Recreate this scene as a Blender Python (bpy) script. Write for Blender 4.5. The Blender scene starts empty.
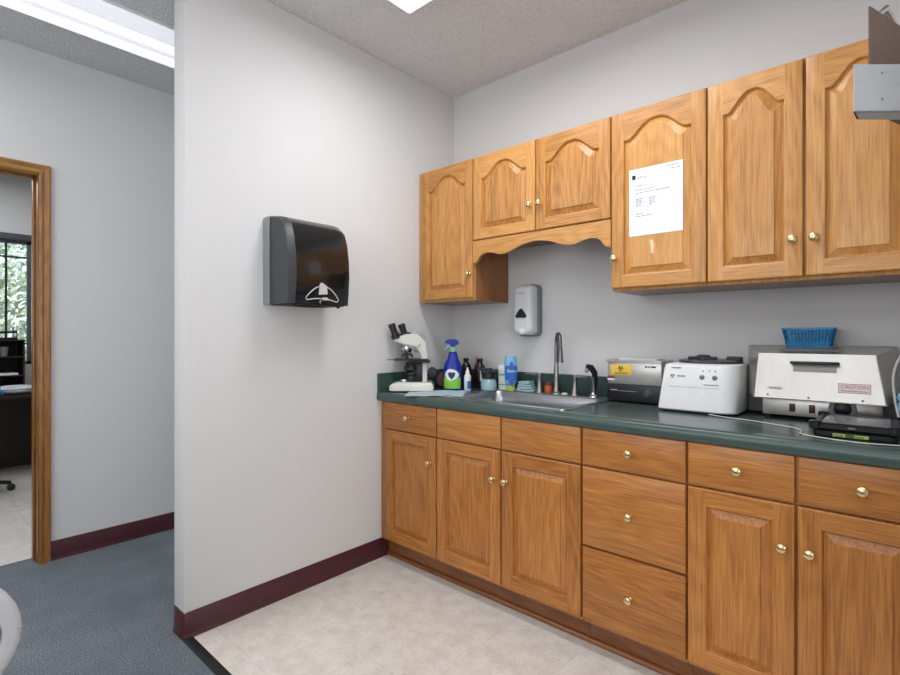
import bpy, bmesh, math, random
from mathutils import Vector, Matrix
random.seed(7)
PI = math.pi
S = bpy.context.scene
COL = S.collection

# ------------------------------------------------------------------ materials
def srgb(r, g, b):
    f = lambda c: (c/255/12.92) if c/255 <= .04045 else ((c/255+.055)/1.055)**2.4
    return (f(r), f(g), f(b), 1)

def mat(name, rgb, rough=.5, metal=0, spec=.5, emit=None, es=0, trans=0, alpha=1, noise=None, bump=None, coat=0, ior=1.45):
    """noise=(scale, amount) mottles the colour; bump=(scale, strength, distance)"""
    m = bpy.data.materials.new(name); m.use_nodes = True
    nt = m.node_tree; b = nt.nodes['Principled BSDF']
    c = srgb(*rgb)
    b.inputs['Base Color'].default_value = c
    b.inputs['Roughness'].default_value = rough
    b.inputs['Metallic'].default_value = metal
    b.inputs['Specular IOR Level'].default_value = spec
    b.inputs['IOR'].default_value = ior
    b.inputs['Transmission Weight'].default_value = trans
    b.inputs['Alpha'].default_value = alpha
    b.inputs['Coat Weight'].default_value = coat
    if emit:
        b.inputs['Emission Color'].default_value = srgb(*emit)
        b.inputs['Emission Strength'].default_value = es
    tc = nt.nodes.new('ShaderNodeTexCoord')
    if noise is None: noise = (35, .03)
    n = nt.nodes.new('ShaderNodeTexNoise'); n.inputs['Scale'].default_value = noise[0]; n.inputs['Detail'].default_value = 4
    nt.links.new(tc.outputs['Object'], n.inputs['Vector'])
    r = nt.nodes.new('ShaderNodeMapRange')
    r.inputs['To Min'].default_value = 1-noise[1]*2; r.inputs['To Max'].default_value = 1+noise[1]*2
    nt.links.new(n.outputs['Fac'], r.inputs['Value'])
    mx = nt.nodes.new('ShaderNodeVectorMath'); mx.operation = 'SCALE'
    mx.inputs[0].default_value = c[:3]
    nt.links.new(r.outputs['Result'], mx.inputs['Scale'])
    nt.links.new(mx.outputs['Vector'], b.inputs['Base Color'])
    if bump:
        n2 = nt.nodes.new('ShaderNodeTexNoise'); n2.inputs['Scale'].default_value = bump[0]; n2.inputs['Detail'].default_value = 3
        nt.links.new(tc.outputs['Object'], n2.inputs['Vector'])
        bp = nt.nodes.new('ShaderNodeBump'); bp.inputs['Strength'].default_value = bump[1]; bp.inputs['Distance'].default_value = bump[2]
        nt.links.new(n2.outputs['Fac'], bp.inputs['Height'])
        nt.links.new(bp.outputs['Normal'], b.inputs['Normal'])
    return m

def wood(name, dark, mid, light, grain='Z', rough=.34):
    m = bpy.data.materials.new(name); m.use_nodes = True
    nt = m.node_tree; b = nt.nodes['Principled BSDF']; N = nt.nodes.new; L = nt.links.new
    tc = N('ShaderNodeTexCoord'); oi = N('ShaderNodeObjectInfo')
    add = N('ShaderNodeVectorMath'); add.operation = 'ADD'
    sc = N('ShaderNodeVectorMath'); sc.operation = 'SCALE'; sc.inputs[0].default_value = (7.3, 3.1, 11.7)
    L(oi.outputs['Random'], sc.inputs['Scale']); L(tc.outputs['Object'], add.inputs[0]); L(sc.outputs['Vector'], add.inputs[1])
    def mapping(a, l):
        mp = N('ShaderNodeMapping')
        mp.inputs['Scale'].default_value = (a, a, l) if grain == 'Z' else (l, a, a) if grain == 'X' else (a, l, a)
        L(add.outputs['Vector'], mp.inputs['Vector']); return mp
    # growth rings (contours of a stretched field)
    f1 = N('ShaderNodeTexNoise'); f1.inputs['Scale'].default_value = 1; f1.inputs['Detail'].default_value = 1.5
    L(mapping(5.0, .9).outputs['Vector'], f1.inputs['Vector'])
    mu = N('ShaderNodeMath'); mu.operation = 'MULTIPLY'; mu.inputs[1].default_value = 120
    L(f1.outputs['Fac'], mu.inputs[0])
    si = N('ShaderNodeMath'); si.operation = 'SINE'; L(mu.outputs[0], si.inputs[0])
    # fine pores
    f2 = N('ShaderNodeTexNoise'); f2.inputs['Scale'].default_value = 1; f2.inputs['Detail'].default_value = 5; f2.inputs['Roughness'].default_value = .65
    L(mapping(230, 7).outputs['Vector'], f2.inputs['Vector'])
    # broad board-to-board tone
    f3 = N('ShaderNodeTexNoise'); f3.inputs['Scale'].default_value = 1; f3.inputs['Detail'].default_value = 2
    L(mapping(26, .9).outputs['Vector'], f3.inputs['Vector'])
    a1 = N('ShaderNodeMath'); a1.operation = 'MULTIPLY_ADD'; a1.inputs[1].default_value = .045; a1.inputs[2].default_value = 0
    L(si.outputs[0], a1.inputs[0])
    a2 = N('ShaderNodeMath'); a2.operation = 'MULTIPLY_ADD'; a2.inputs[1].default_value = .95
    L(f2.outputs['Fac'], a2.inputs[0]); L(a1.outputs[0], a2.inputs[2])
    a3 = N('ShaderNodeMath'); a3.operation = 'MULTIPLY_ADD'; a3.inputs[1].default_value = .26
    L(f3.outputs['Fac'], a3.inputs[0]); L(a2.outputs[0], a3.inputs[2])
    a4 = N('ShaderNodeMath'); a4.operation = 'MULTIPLY_ADD'; a4.inputs[1].default_value = .16; L(oi.outputs['Random'], a4.inputs[0]); L(a3.outputs[0], a4.inputs[2])
    cr = N('ShaderNodeValToRGB'); e = cr.color_ramp.elements
    e[0].position = .42; e[0].color = srgb(*dark); e[1].position = .92; e[1].color = srgb(*light)
    k = e.new(.68); k.color = srgb(*mid)
    L(a4.outputs[0], cr.inputs['Fac']); L(cr.outputs['Color'], b.inputs['Base Color'])
    b.inputs['Roughness'].default_value = rough; b.inputs['Coat Weight'].default_value = .15; b.inputs['Coat Roughness'].default_value = .25
    bp = N('ShaderNodeBump'); bp.inputs['Strength'].default_value = .12; bp.inputs['Distance'].default_value = .001
    L(a2.outputs[0], bp.inputs['Height']); L(bp.outputs['Normal'], b.inputs['Normal'])
    return m

M = {}
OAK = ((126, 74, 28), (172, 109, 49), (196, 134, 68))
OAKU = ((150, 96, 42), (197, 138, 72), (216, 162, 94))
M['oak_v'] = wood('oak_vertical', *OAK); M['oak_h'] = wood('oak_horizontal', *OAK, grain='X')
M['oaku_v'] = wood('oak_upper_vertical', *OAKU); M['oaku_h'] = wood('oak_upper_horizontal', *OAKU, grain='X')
M['oak_side'] = wood('oak_side', (104, 62, 32), (140, 88, 48), (158, 104, 62))
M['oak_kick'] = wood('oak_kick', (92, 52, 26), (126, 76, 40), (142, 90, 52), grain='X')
M['casing'] = wood('casing_oak', (88, 52, 20), (144, 94, 42), (172, 122, 64), rough=.3)
M['casing_y'] = wood('casing_oak_head', (112, 78, 34), (166, 120, 60), (190, 144, 82), grain='Y', rough=.3)
M['gap'] = mat('dark_gap', (40, 20, 12), .8)
M['wall'] = mat('wall_paint', (214, 213, 213), .62, noise=(1.2, .008), bump=(260, .10, .001), spec=.3)
M['ceil'] = None
M['base'] = mat('maroon_vinyl', (72, 34, 41), .36, noise=(20, .05))
M['brass'] = mat('brass', (226, 206, 158), .2, 1)
M['chrome'] = mat('chrome', (200, 202, 206), .16, 1)
M['nickel'] = mat('brushed_nickel', (150, 148, 146), .3, 1)
M['faucet'] = mat('faucet_metal', (116, 114, 114), .28, 1)
M['steel'] = mat('sink_steel', (168, 172, 176), .3, 1, noise=(60, .04))
M['black'] = mat('black_plastic', (22, 22, 24), .35)
M['blackmatte'] = mat('black_matte', (16, 16, 18), .6)
M['white'] = mat('white_plastic', (226, 227, 228), .35)
M['cream'] = mat('cream_enamel', (212, 212, 204), .35)
M['paper'] = mat('paper', (232, 234, 240), .8)
M['ink'] = mat('ink', (96, 98, 108), .8)
M['inkd'] = mat('ink_dark', (40, 40, 60), .8)
M['greyp'] = mat('grey_plastic', (122, 124, 128), .4)
M['lightgrey'] = mat('light_grey_plastic', (196, 198, 202), .38)

def ceiling_mat():
    m = mat('ceiling_texture', (240, 240, 241), .9, noise=(90, .10))
    nt = m.node_tree; b = nt.nodes['Principled BSDF']; N = nt.nodes.new; L = nt.links.new
    tc = N('ShaderNodeTexCoord'); v = N('ShaderNodeTexNoise'); v.inputs['Scale'].default_value = 75; v.inputs['Detail'].default_value = 3; v.inputs['Roughness'].default_value = .7
    L(tc.outputs['Object'], v.inputs['Vector'])
    bp = N('ShaderNodeBump'); bp.inputs['Strength'].default_value = 1; bp.inputs['Distance'].default_value = .02
    L(v.outputs['Fac'], bp.inputs['Height']); L(bp.outputs['Normal'], b.inputs['Normal'])
    return m
M['ceil'] = ceiling_mat()

def counter_mat():
    m = mat('green_laminate', (68, 84, 80), .22, noise=(300, .10), spec=.5)
    return m
M['counter'] = counter_mat()
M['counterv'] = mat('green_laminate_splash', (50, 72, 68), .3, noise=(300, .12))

def tile_mat(name, a, b_, joint, size=.305):
    m = bpy.data.materials.new(name); m.use_nodes = True
    nt = m.node_tree; b = nt.nodes['Principled BSDF']; N = nt.nodes.new; L = nt.links.new
    tc = N('ShaderNodeTexCoord')
    br = N('ShaderNodeTexBrick'); br.offset = 0; br.squash = 1
    br.inputs['Scale'].default_value = 1; br.inputs['Brick Width'].default_value = size; br.inputs['Row Height'].default_value = size
    br.inputs['Mortar Size'].default_value = .0011; br.inputs['Mortar Smooth'].default_value = .5
    br.inputs['Color1'].default_value = srgb(*a); br.inputs['Color2'].default_value = srgb(*b_); br.inputs['Mortar'].default_value = srgb(*joint)
    L(tc.outputs['Object'], br.inputs['Vector'])
    n = N('ShaderNodeTexNoise'); n.inputs['Scale'].default_value = 70; n.inputs['Detail'].default_value = 6; n.inputs['Roughness'].default_value = .7
    L(tc.outputs['Object'], n.inputs['Vector'])
    cr = N('ShaderNodeValToRGB'); cr.color_ramp.elements[0].position = .34; cr.color_ramp.elements[0].color = (.62, .58, .55, 1)
    cr.color_ramp.elements[1].position = .47; cr.color_ramp.elements[1].color = (1, 1, 1, 1)
    L(n.outputs['Fac'], cr.inputs['Fac'])
    n2 = N('ShaderNodeTexNoise'); n2.inputs['Scale'].default_value = 14; n2.inputs['Detail'].default_value = 5
    L(tc.outputs['Object'], n2.inputs['Vector'])
    cr2 = N('ShaderNodeValToRGB'); cr2.color_ramp.elements[0].position = .35; cr2.color_ramp.elements[0].color = (.88, .86, .84, 1)
    cr2.color_ramp.elements[1].position = .6; cr2.color_ramp.elements[1].color = (1.0, 1.0, 1.0, 1)
    L(n2.outputs['Fac'], cr2.inputs['Fac'])
    m1 = N('ShaderNodeMixRGB'); m1.blend_type = 'MULTIPLY'; m1.inputs[0].default_value = .55
    L(br.outputs['Color'], m1.inputs[1]); L(cr.outputs['Color'], m1.inputs[2])
    m2 = N('ShaderNodeMixRGB'); m2.blend_type = 'MULTIPLY'; m2.inputs[0].default_value = 1
    L(m1.outputs[0], m2.inputs[1]); L(cr2.outputs['Color'], m2.inputs[2])
    L(m2.outputs[0], b.inputs['Base Color'])
    b.inputs['Roughness'].default_value = .32
    return m
M['tile'] = tile_mat('vinyl_tile', (218, 212, 206), (214, 208, 201), (192, 185, 178))
M['tile2'] = tile_mat('office_tile', (226, 224, 220), (218, 216, 212), (160, 156, 152))

def carpet_mat():
    m = mat('carpet', (78, 92, 102), .95, noise=(420, .35), bump=(500, 1.0, .004), spec=.1)
    nt = m.node_tree; b = nt.nodes['Principled BSDF']; N = nt.nodes.new; L = nt.links.new
    tc = N('ShaderNodeTexCoord'); n = N('ShaderNodeTexNoise'); n.inputs['Scale'].default_value = 190; n.inputs['Detail'].default_value = 3; n.inputs['Roughness'].default_value = .8
    L(tc.outputs['Object'], n.inputs['Vector'])
    n3 = N('ShaderNodeTexNoise'); n3.inputs['Scale'].default_value = 5; n3.inputs['Detail'].default_value = 3
    L(tc.outputs['Object'], n3.inputs['Vector'])
    ad = N('ShaderNodeMath'); ad.operation = 'MULTIPLY_ADD'; ad.inputs[1].default_value = .14
    L(n3.outputs['Fac'], ad.inputs[0]); L(n.outputs['Fac'], ad.inputs[2])
    cr = N('ShaderNodeValToRGB'); e = cr.color_ramp.elements
    e[0].position = .38; e[0].color = srgb(72, 82, 90); e[1].position = .78; e[1].color = srgb(166, 172, 176)
    k = e.new(.56); k.color = srgb(106, 115, 122)
    L(ad.outputs[0], cr.inputs['Fac']); L(cr.outputs['Color'], b.inputs['Base Color'])
    return m
M['carpet'] = carpet_mat()

# ------------------------------------------------------------------ mesh builder
OFF = {}
class MB:
    def __init__(s): s.bm = bmesh.new(); s.mats = []
    def _m(s, faces, m):
        if m is None: return
        if m not in s.mats: s.mats.append(m)
        i = s.mats.index(m)
        for f in faces: f.material_index = i
    def box(s, x0, x1, y0, y1, z0, z1, bev=0, m=None, seg=2, mx=None):
        t = bmesh.new()
        bmesh.ops.create_cube(t, size=1)
        for v in t.verts:
            v.co = Vector(((x0+x1)/2+v.co.x*(x1-x0), (y0+y1)/2+v.co.y*(y1-y0), (z0+z1)/2+v.co.z*(z1-z0)))
        if bev: bmesh.ops.bevel(t, geom=t.edges[:], offset=bev, segments=seg, affect='EDGES', profile=.5, clamp_overlap=True)
        s.merge(t, m, mx); return s
    def merge(s, t, m=None, mx=None):
        if mx is not None: bmesh.ops.transform(t, matrix=mx, verts=t.verts[:])
        mp = {v: s.bm.verts.new(v.co) for v in t.verts}
        fs = []
        for f in t.faces:
            try: fs.append(s.bm.faces.new([mp[v] for v in f.verts]))
            except ValueError: pass
        s._m(fs, m); t.free(); return s
    def face(s, pts, m=None):
        f = s.bm.faces.new([s.bm.verts.new(p) for p in pts]); s._m([f], m); return f
    def loops(s, loops, m=None, closed=True, cap0=False, cap1=False):
        vs = [[s.bm.verts.new(p) for p in lp] for lp in loops]; fs = []
        for a, b in zip(vs, vs[1:]):
            n = len(a)
            for i in range(n if closed else n-1):
                j = (i+1) % n
                fs.append(s.bm.faces.new((a[i], a[j], b[j], b[i])))
        if cap0: fs.append(s.bm.faces.new(list(reversed(vs[0]))))
        if cap1: fs.append(s.bm.faces.new(vs[-1]))
        s._m(fs, m); return s
    def lathe(s, prof, c=(0, 0, 0), seg=24, m=None, mx=None, sx=1, sy=1, a0=0, a1=None, caps=True):
        """prof = [(radius, height)...] about z"""
        t = MB(); full = a1 is None
        n = seg if full else seg+1
        ang = [2*PI*i/seg for i in range(seg)] if full else [a0+(a1-a0)*i/seg for i in range(seg+1)]
        lp = [[(max(r, 1e-5)*math.cos(a)*sx, max(r, 1e-5)*math.sin(a)*sy, z) for a in ang] for r, z in prof]
        t.loops(lp, closed=full, cap0=caps and full, cap1=caps and full)
        T = Matrix.Translation(c) @ (mx if mx is not None else Matrix())
        s.merge(t.bm, m, T); return s
    def tube(s, pts, r, seg=10, m=None, caps=True):
        pts = [Vector(p) for p in pts]; lp = []
        rs = r if isinstance(r, (list, tuple)) else [r]*len(pts)
        up = None
        for i, p in enumerate(pts):
            d = (pts[min(i+1, len(pts)-1)]-pts[max(i-1, 0)]).normalized()
            if up is None: up = d.orthogonal().normalized()
            up = (up-d*up.dot(d)).normalized(); sd = d.cross(up)
            lp.append([p+(up*math.cos(2*PI*k/seg)+sd*math.sin(2*PI*k/seg))*rs[i] for k in range(seg)])
        s.loops(lp, m, cap0=caps, cap1=caps); return s
    def prism(s, poly, h0, h1, axis='z', m=None, bev=0, mx=None):
        def P(a, b, h): return (a, b, h) if axis == 'z' else (a, h, b) if axis == 'y' else (h, a, b)
        t = MB(); t.loops([[P(a, b, h0) for a, b in poly], [P(a, b, h1) for a, b in poly]], cap0=True, cap1=True)
        bmesh.ops.recalc_face_normals(t.bm, faces=t.bm.faces[:])
        if bev: bmesh.ops.bevel(t.bm, geom=t.bm.edges[:], offset=bev, segments=2, affect='EDGES', clamp_overlap=True)
        s.merge(t.bm, m, mx); return s
    def build(s, name, m, parent=None, ang=35, local=False, weld=False):
        bm = s.bm
        if weld: bmesh.ops.remove_doubles(bm, verts=bm.verts[:], dist=1e-5)
        bmesh.ops.recalc_face_normals(bm, faces=bm.faces[:])
        off = OFF.get(parent.name, Vector()) if parent else Vector()
        if parent is None and name in ORIG: off = ORIG[name]
        for v in bm.verts: v.co -= off
        for f in bm.faces: f.smooth = True
        for e in bm.edges:
            if len(e.link_faces) != 2 or e.calc_face_angle(0) > math.radians(ang) or e.link_faces[0].material_index != e.link_faces[1].material_index: e.smooth = False
        me = bpy.data.meshes.new(name); bm.to_mesh(me); bm.free()
        o = bpy.data.objects.new(name, me); COL.objects.link(o)
        if s.mats:
            for k in s.mats: me.materials.append(k)
        else: me.materials.append(m)
        if parent: o.parent = parent; OFF[o.name] = off
        return o
ORIG = {}

def tag(o, label, cat, group=None, kind=None):
    o['label'] = label; o['category'] = cat
    if group: o['group'] = group
    if kind: o['kind'] = kind
    return o
def thing(name, label, cat, loc, rz=0, local=False, group=None):
    o = bpy.data.objects.new(name, None); o.empty_display_size = .05; COL.objects.link(o)
    o.location = loc; o.rotation_euler = (0, 0, rz)
    OFF[o.name] = Vector() if local else Vector(loc)
    return tag(o, label, cat, group)
def struct(mb, name, m, parent=None, **k):
    o = mb.build(name, m, parent, **k); o['kind'] = 'structure'; return o
def text(body, size, mtx, m, parent, name='lettering', ext=.0003):
    cu = bpy.data.curves.new('t', 'FONT'); cu.body = body; cu.size = size; cu.align_x = 'CENTER'; cu.align_y = 'CENTER'; cu.extrude = ext
    t = bpy.data.objects.new('t', cu); COL.objects.link(t)
    dg = bpy.context.evaluated_depsgraph_get(); dg.update()
    me = bpy.data.meshes.new_from_object(t.evaluated_get(dg)); bpy.data.objects.remove(t); bpy.data.curves.remove(cu)
    off = OFF.get(parent.name, Vector())
    for v in me.vertices: v.co = mtx @ v.co - off
    me.materials.clear(); me.materials.append(m); me.name = name
    o = bpy.data.objects.new(name, me); COL.objects.link(o); o.parent = parent; OFF[o.name] = off
    return o
FRONT = Matrix.Rotation(PI/2, 4, 'X')          # text plane xy -> xz, facing -y
def front_at(x, y, z): return Matrix.Translation((x, y, z)) @ FRONT

# ------------------------------------------------------------------ room shell
H = 2.76; XL = -.109; WE = -1.644; HX = -1.30; RX = 2.30
def slab(name, b, m, **k): return struct(MB().box(*b), name, m, **k)
slab('floor_tile', (0, RX+2, -1.62, .1, -.06, 0), M['tile']).name = 'floor_kitchen'
slab('floor_carpet', (HX-.12, 0.0, -4.6, 2.4, -.06, -.0), M['carpet'])
slab('floor_carpet_front', (0.0, 4.3, -4.6, -1.62, -.06, 0), M['carpet'])
slab('floor_office', (-4.32, HX-.12, -4.6, 2.4, -.06, 0), M['tile2'])
tr = struct(MB().prism([(-1.652, 0), (-1.652, .003), (-1.645, .006), (-1.622, .006), (-1.612, .001), (-1.612, 0)], 0.0, 2.27, 'x'), 'trim_1', M['blackmatte'])
slab('ceiling', (-4.4, 4.3, -4.6, 2.4, H, H+.12), M['ceil'])
slab('wall_back', (0, 4.3, 0, .1, 0, H), M['wall'])
mb = MB().box(XL, 0, WE, 2.4, 0, H, .004)
struct(mb, 'wall_left', M['wall'])
slab('wall_right', (RX, RX+.1, -1.12, 0, 0, H), M['wall'])
slab('wall_east', (4.2, 4.3, -4.6, 0, 0, H), M['wall'])
slab('wall_rear', (-4.4, 4.3, -4.7, -4.6, 0, H), M['wall'])
slab('wall_north', (-4.4, 0, 2.3, 2.4, 0, H), M['wall'])
# hall wall with the doorway
DY0, DY1, DZ = -2.86, -1.906, 2.093
mb = MB()
mb.box(HX-.12, HX, DY1+.012, 2.3, 0, H); mb.box(HX-.12, HX, -4.6, DY0-.012, 0, H); mb.box(HX-.12, HX, DY0-.012, DY1+.012, DZ+.012, H)
struct(mb, 'wall_hall', M['wall'])
# jamb and casing
mb = MB()
mb.box(HX-.125, HX+.002, DY1, DY1+.018, 0, DZ+.018, .002, M['casing'])
mb.box(HX-.125, HX+.002, DY0-.018, DY0, 0, DZ+.018, .002, M['casing'])
mb.box(HX-.125, HX+.002, DY0, DY1, DZ, DZ+.018, .002, M['casing_y'])
mb.box(HX-.10, HX-.06, DY1-.011, DY1, 0, DZ, .002, M['casing'])
mb.box(HX-.10, HX-.06, DY0, DY0+.011, 0, DZ, .002, M['casing'])
mb.box(HX-.10, HX-.06, DY0, DY1, DZ-.011, DZ, .002, M['casing_y'])
dj = struct(mb, 'door_1', M['casing'])
def casing(name, pts_fn, m):
    # ranch profile across the casing width w, thickness t
    prof = [(0, 0), (0, .009), (.006, .012), (.018, .013), (.028, .010), (.046, .015), (.058, .018), (.066, .017), (.066, 0)]
    mb = MB(); mb.loops([[pts_fn(w*.72, t, e) for w, t in prof] for e in (0, 1)], cap0=True, cap1=True)
    return struct(mb, name, m, dj, ang=20)
# mitred sides and head
casing('casing', lambda w, t, e: (HX+t, DY1+.006+w, 0 if e == 0 else DZ+.006+w), M['casing'])
casing('casing', lambda w, t, e: (HX+t, DY0-.006-w, 0 if e == 0 else DZ+.006+w), M['casing'])
casing('casing', lambda w, t, e: (HX+t, (DY0-.006-w) if e == 0 else (DY1+.006+w), DZ+.006+w), M['casing_y'])
# baseboards (coved vinyl)
def baseboard(name, path, h=.105):
    """path = list of (x,y) with outward normal to the right of travel"""
    prof = [(0, 0), (.010, 0), (.0085, .006), (.0062, .014), (.0045, .024), (.0042, h-.003), (.002, h), (0, h)]
    P = [Vector(p) for p in path]; nrm = []
    for a, b in zip(P, P[1:]):
        d = (b-a).normalized(); nrm.append(Vector((-d.y, d.x)))
    mb = MB(); lp = []
    for i, p in enumerate(P):
        if i == 0: n = nrm[0]; k = 1
        elif i == len(P)-1: n = nrm[-1]; k = 1
        else:
            n = (nrm[i-1]+nrm[i]).normalized(); k = 1/max(.3, n.dot(nrm[i]))
        lp.append([(p.x+n.x*t*k, p.y+n.y*t*k, z) for t, z in prof])
    mb.loops(lp, cap0=True, cap1=True)
    return struct(mb, name, M['base'], ang=40)
baseboard('baseboard_left', [(0, -.556), (0, WE+.014), (-.004, WE+.004), (-.014, WE), (XL+.014, WE), (XL+.004, WE+.004), (XL, WE+.014), (XL, 2.3)])
baseboard('baseboard_hall', [(HX, 2.3), (HX, DY1+.054)])
baseboard('baseboard_hall_near', [(HX, DY0-.054), (HX, -4.6)])
# ------------------------------------------------------------------ office window, outside
WX = -4.20
wy0, wy1, wz0, wz1 = -2.62, -1.50, .95, 2.15
mb = MB(); mb.box(WX-.12, WX, -4.6, wy0, 0, H); mb.box(WX-.12, WX, wy1, 2.3, 0, H); mb.box(WX-.12, WX, wy0, wy1, 0, wz0); mb.box(WX-.12, WX, wy0, wy1, wz1, H)
struct(mb, 'wall_office', M['wall'])
M['muntin'] = mat('bronze_frame', (38, 38, 42), .45)
M['glass'] = mat('window_glass', (245, 250, 250), .02, trans=1, ior=1.02)
w = struct(MB().box(WX-.02, WX+.012, wy0-.02, wy1+.02, wz1, wz1+.06, .003).box(WX-.08, WX-.03, wy0, wy0+.03, wz0, wz1).box(WX-.08, WX-.03, wy1-.03, wy1, wz0, wz1).box(WX-.08, WX-.03, wy0, wy1, wz0, wz0+.03).box(WX-.08, WX-.03, wy0, wy1, wz1-.03, wz1), 'window_1', mat('window_frame', (84, 86, 92), .5))
mb = MB()
for y in (wy1-.185, wy0+.185, (wy0+wy1)/2): mb.box(WX-.065, WX-.045, y-.009, y+.009, wz0, wz1)
for z in (1.99, wz0+.2): mb.box(WX-.064, WX-.046, wy0, wy1, z-.008, z+.008)
struct(mb, 'muntins', M['muntin'], w)
struct(MB().box(WX-.057, WX-.053, wy0+.02, wy1-.02, wz0+.02, wz1-.02), 'glass_pane', M['glass'], w)
slab('ground_outside', (-16, -4.5, -12, 8, -.3, -.05), mat('grass_ground', (120, 132, 92), .9, noise=(4, .2)))
M['leaf'] = mat('leaves', (196, 206, 170), .7, noise=(3, .35))
M['leaf2'] = mat('leaves_pale', (232, 236, 224), .7, noise=(3, .25))
def tree(x, y, h, r, label):
    t = thing('garden_tree', label, 'tree', (x, y, -.05), group='trees outside the office window')
    MB().tube([(x, y, -.05), (x+.05, y+.03, h*.35), (x, y, h*.7)], [.12, .08, .04]).build('trunk', mat('bark', (96, 84, 70), .9), t)
    mb = MB()
    for i in range(5200):
        a = random.uniform(0, 2*PI); u = random.uniform(-1, 1); q = random.random()**.4
        s = math.sqrt(1-u*u)
        p = Vector((x+r*q*s*math.cos(a), y+r*q*s*math.sin(a), h*.55+h*.5*q*u))
        n = Vector((random.gauss(0, 1), random.gauss(0, 1), random.gauss(0, 1))).normalized(); a1 = n.orthogonal().normalized(); a2 = n.cross(a1)
        k = random.uniform(.03, .075)
        mb.face([p+a1*k, p+a2*k*.6, p-a1*k, p-a2*k*.6], M['leaf'] if random.random() < .5 else M['leaf2'])
    mb.build('foliage', None, t)
tree(-7.4, -1.0, 3.6, 1.25, 'pale green leafy tree outside the office window, close behind the right edge of its panes')
tree(-7.6, -3.9, 3.8, 1.3, 'pale green leafy tree outside the office window, mostly hidden behind the door frame')
tree(-10.8, -2.0, 5.6, 1.9, 'tall pale tree standing farther back behind the other two trees')

# ------------------------------------------------------------------ knobs, doors, drawers
KNOB = [(.0065, 0), (.0065, .003), (.0045, .005), (.0045, .012), (.010, .016), (.0142, .020), (.0150, .024), (.0130, .0285), (.0075, .0315), (.0001, .0322)]
def knob(x, y, z, parent):
    return MB().lathe(KNOB, (x, y, z), 20, mx=Matrix.Rotation(PI/2, 4, 'X')).build('knob', M['brass'], parent)

def door(name, x0, x1, z0, z1, yf, parent, mv, mh, arch=0, kn=None, inset=.056, th=.019):
    ox0, ox1, oz0, oz1 = x0+inset, x1-inset, z0+inset, z1-inset
    NT = 40 if arch else 1
    cx = (ox0+ox1)/2; hw = (ox1-ox0)/2
    def top(x, i):
        t = abs(x-cx)/hw; base = oz1-arch
        if not arch: return oz1-i
        u = min(max(0, t-.07)/.80, 1); sv = (.5*(1+math.cos(PI*u)))**.72
        return base+arch*sv-i
    def loop(i, dy):
        a, b = ox0+i, ox1-i
        pts = [(a, yf+dy, oz0+i), (b, yf+dy, oz0+i)]
        for k in range(NT+1):
            fr = k/NT; x = b+(a-b)*fr; xr = ox1+(ox0-ox1)*fr
            pts.append((x, yf+dy, top(xr, i)))
        return pts
    mb = MB(); r = .005
    rect = lambda d, y: [(x0+d, y, z0+d), (x1-d, y, z0+d), (x1-d, y, z1-d), (x0+d, y, z1-d)]
    mb.loops([rect(0, yf+th), rect(0, yf+r), rect(r*.3, yf+r*.3), rect(r, yf)], mv, cap0=True)
    X0, X1, Z0, Z1 = x0+r, x1-r, z0+r, z1-r
    mb.face([(X0, yf, Z0), (ox0, yf, Z0), (ox0, yf, Z1), (X0, yf, Z1)], mv)
    mb.face([(ox1, yf, Z0), (X1, yf, Z0), (X1, yf, Z1), (ox1, yf, Z1)], mv)
    mb.face([(ox0, yf, Z0), (ox1, yf, Z0), (ox1, yf, oz0), (ox0, yf, oz0)], mh)
    tp = loop(0, 0)[2:]
    # top rail as strips so the arch stays clean
    for a, b in zip(tp, tp[1:]):
        mb.face([a, (a[0], yf, Z1), (b[0], yf, Z1), b], mh)
    mb.loops([loop(0, 0), loop(.0025, .0012), loop(.0045, .008), loop(.007, .0125)], mv)
    d = mb.build(name, None, parent, ang=28, weld=True)
    pn = MB(); pn.loops([loop(.006, .0125), loop(.009, .0132), loop(.011, .0124), loop(.032, .0036), loop(.0335, .0002)], cap1=True)
    pn.build('panel', mv, d, ang=24)
    if kn: knob(kn[0], yf, kn[1], d)
    return d

def drawer(name, x0, x1, z0, z1, yf, parent, mh, kn=True, th=.019):
    mb = MB(); r = .006
    rect = lambda d, y: [(x0+d, y, z0+d), (x1-d, y, z0+d), (x1-d, y, z1-d), (x0+d, y, z1-d)]
    mb.loops([rect(0, yf+th), rect(0, yf+r), rect(r*.3, yf+r*.35), rect(r, yf)], mh, cap0=True, cap1=True)
    d = mb.build(name, None, parent, ang=28)
    if kn: knob((x0+x1)/2, yf, (z0+z1)/2+.002, d)
    return d

# ------------------------------------------------------------------ base cabinets
X = [0, .048, .4412, .8347, 1.2234, 1.6134, 1.9229, 2.2324]
BF = -.632; G = .0035
ZD, ZT, ZB = .7219, .868, .1216
def carcass(x0, x1, parent):
    mb = MB(); f = M['oak_v']
    mb.box(x0, x1, -.60, -.004, .105, .868, m=M['oak_side'])
    mb.box(x0+.001, x1-.001, -.611, -.598, .105, .868, .001, m=f)
    o = mb.build('carcass', None, parent)
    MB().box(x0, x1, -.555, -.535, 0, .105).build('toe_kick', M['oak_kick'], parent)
    return o
c1 = thing('base_cabinet', 'narrow oak base cabinet beside the left wall, one drawer over one door', 'cabinet', (.22, -.3, 0), group='oak base cabinets under the counter')
carcass(.002, X[2], c1)
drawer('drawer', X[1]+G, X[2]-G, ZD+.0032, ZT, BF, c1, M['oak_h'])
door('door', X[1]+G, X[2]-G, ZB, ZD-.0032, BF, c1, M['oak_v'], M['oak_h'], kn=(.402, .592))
c2 = thing('base_cabinet', 'oak sink base cabinet with two plain drawer fronts over paired doors', 'cabinet', (.83, -.3, 0), group='oak base cabinets under the counter')
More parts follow.
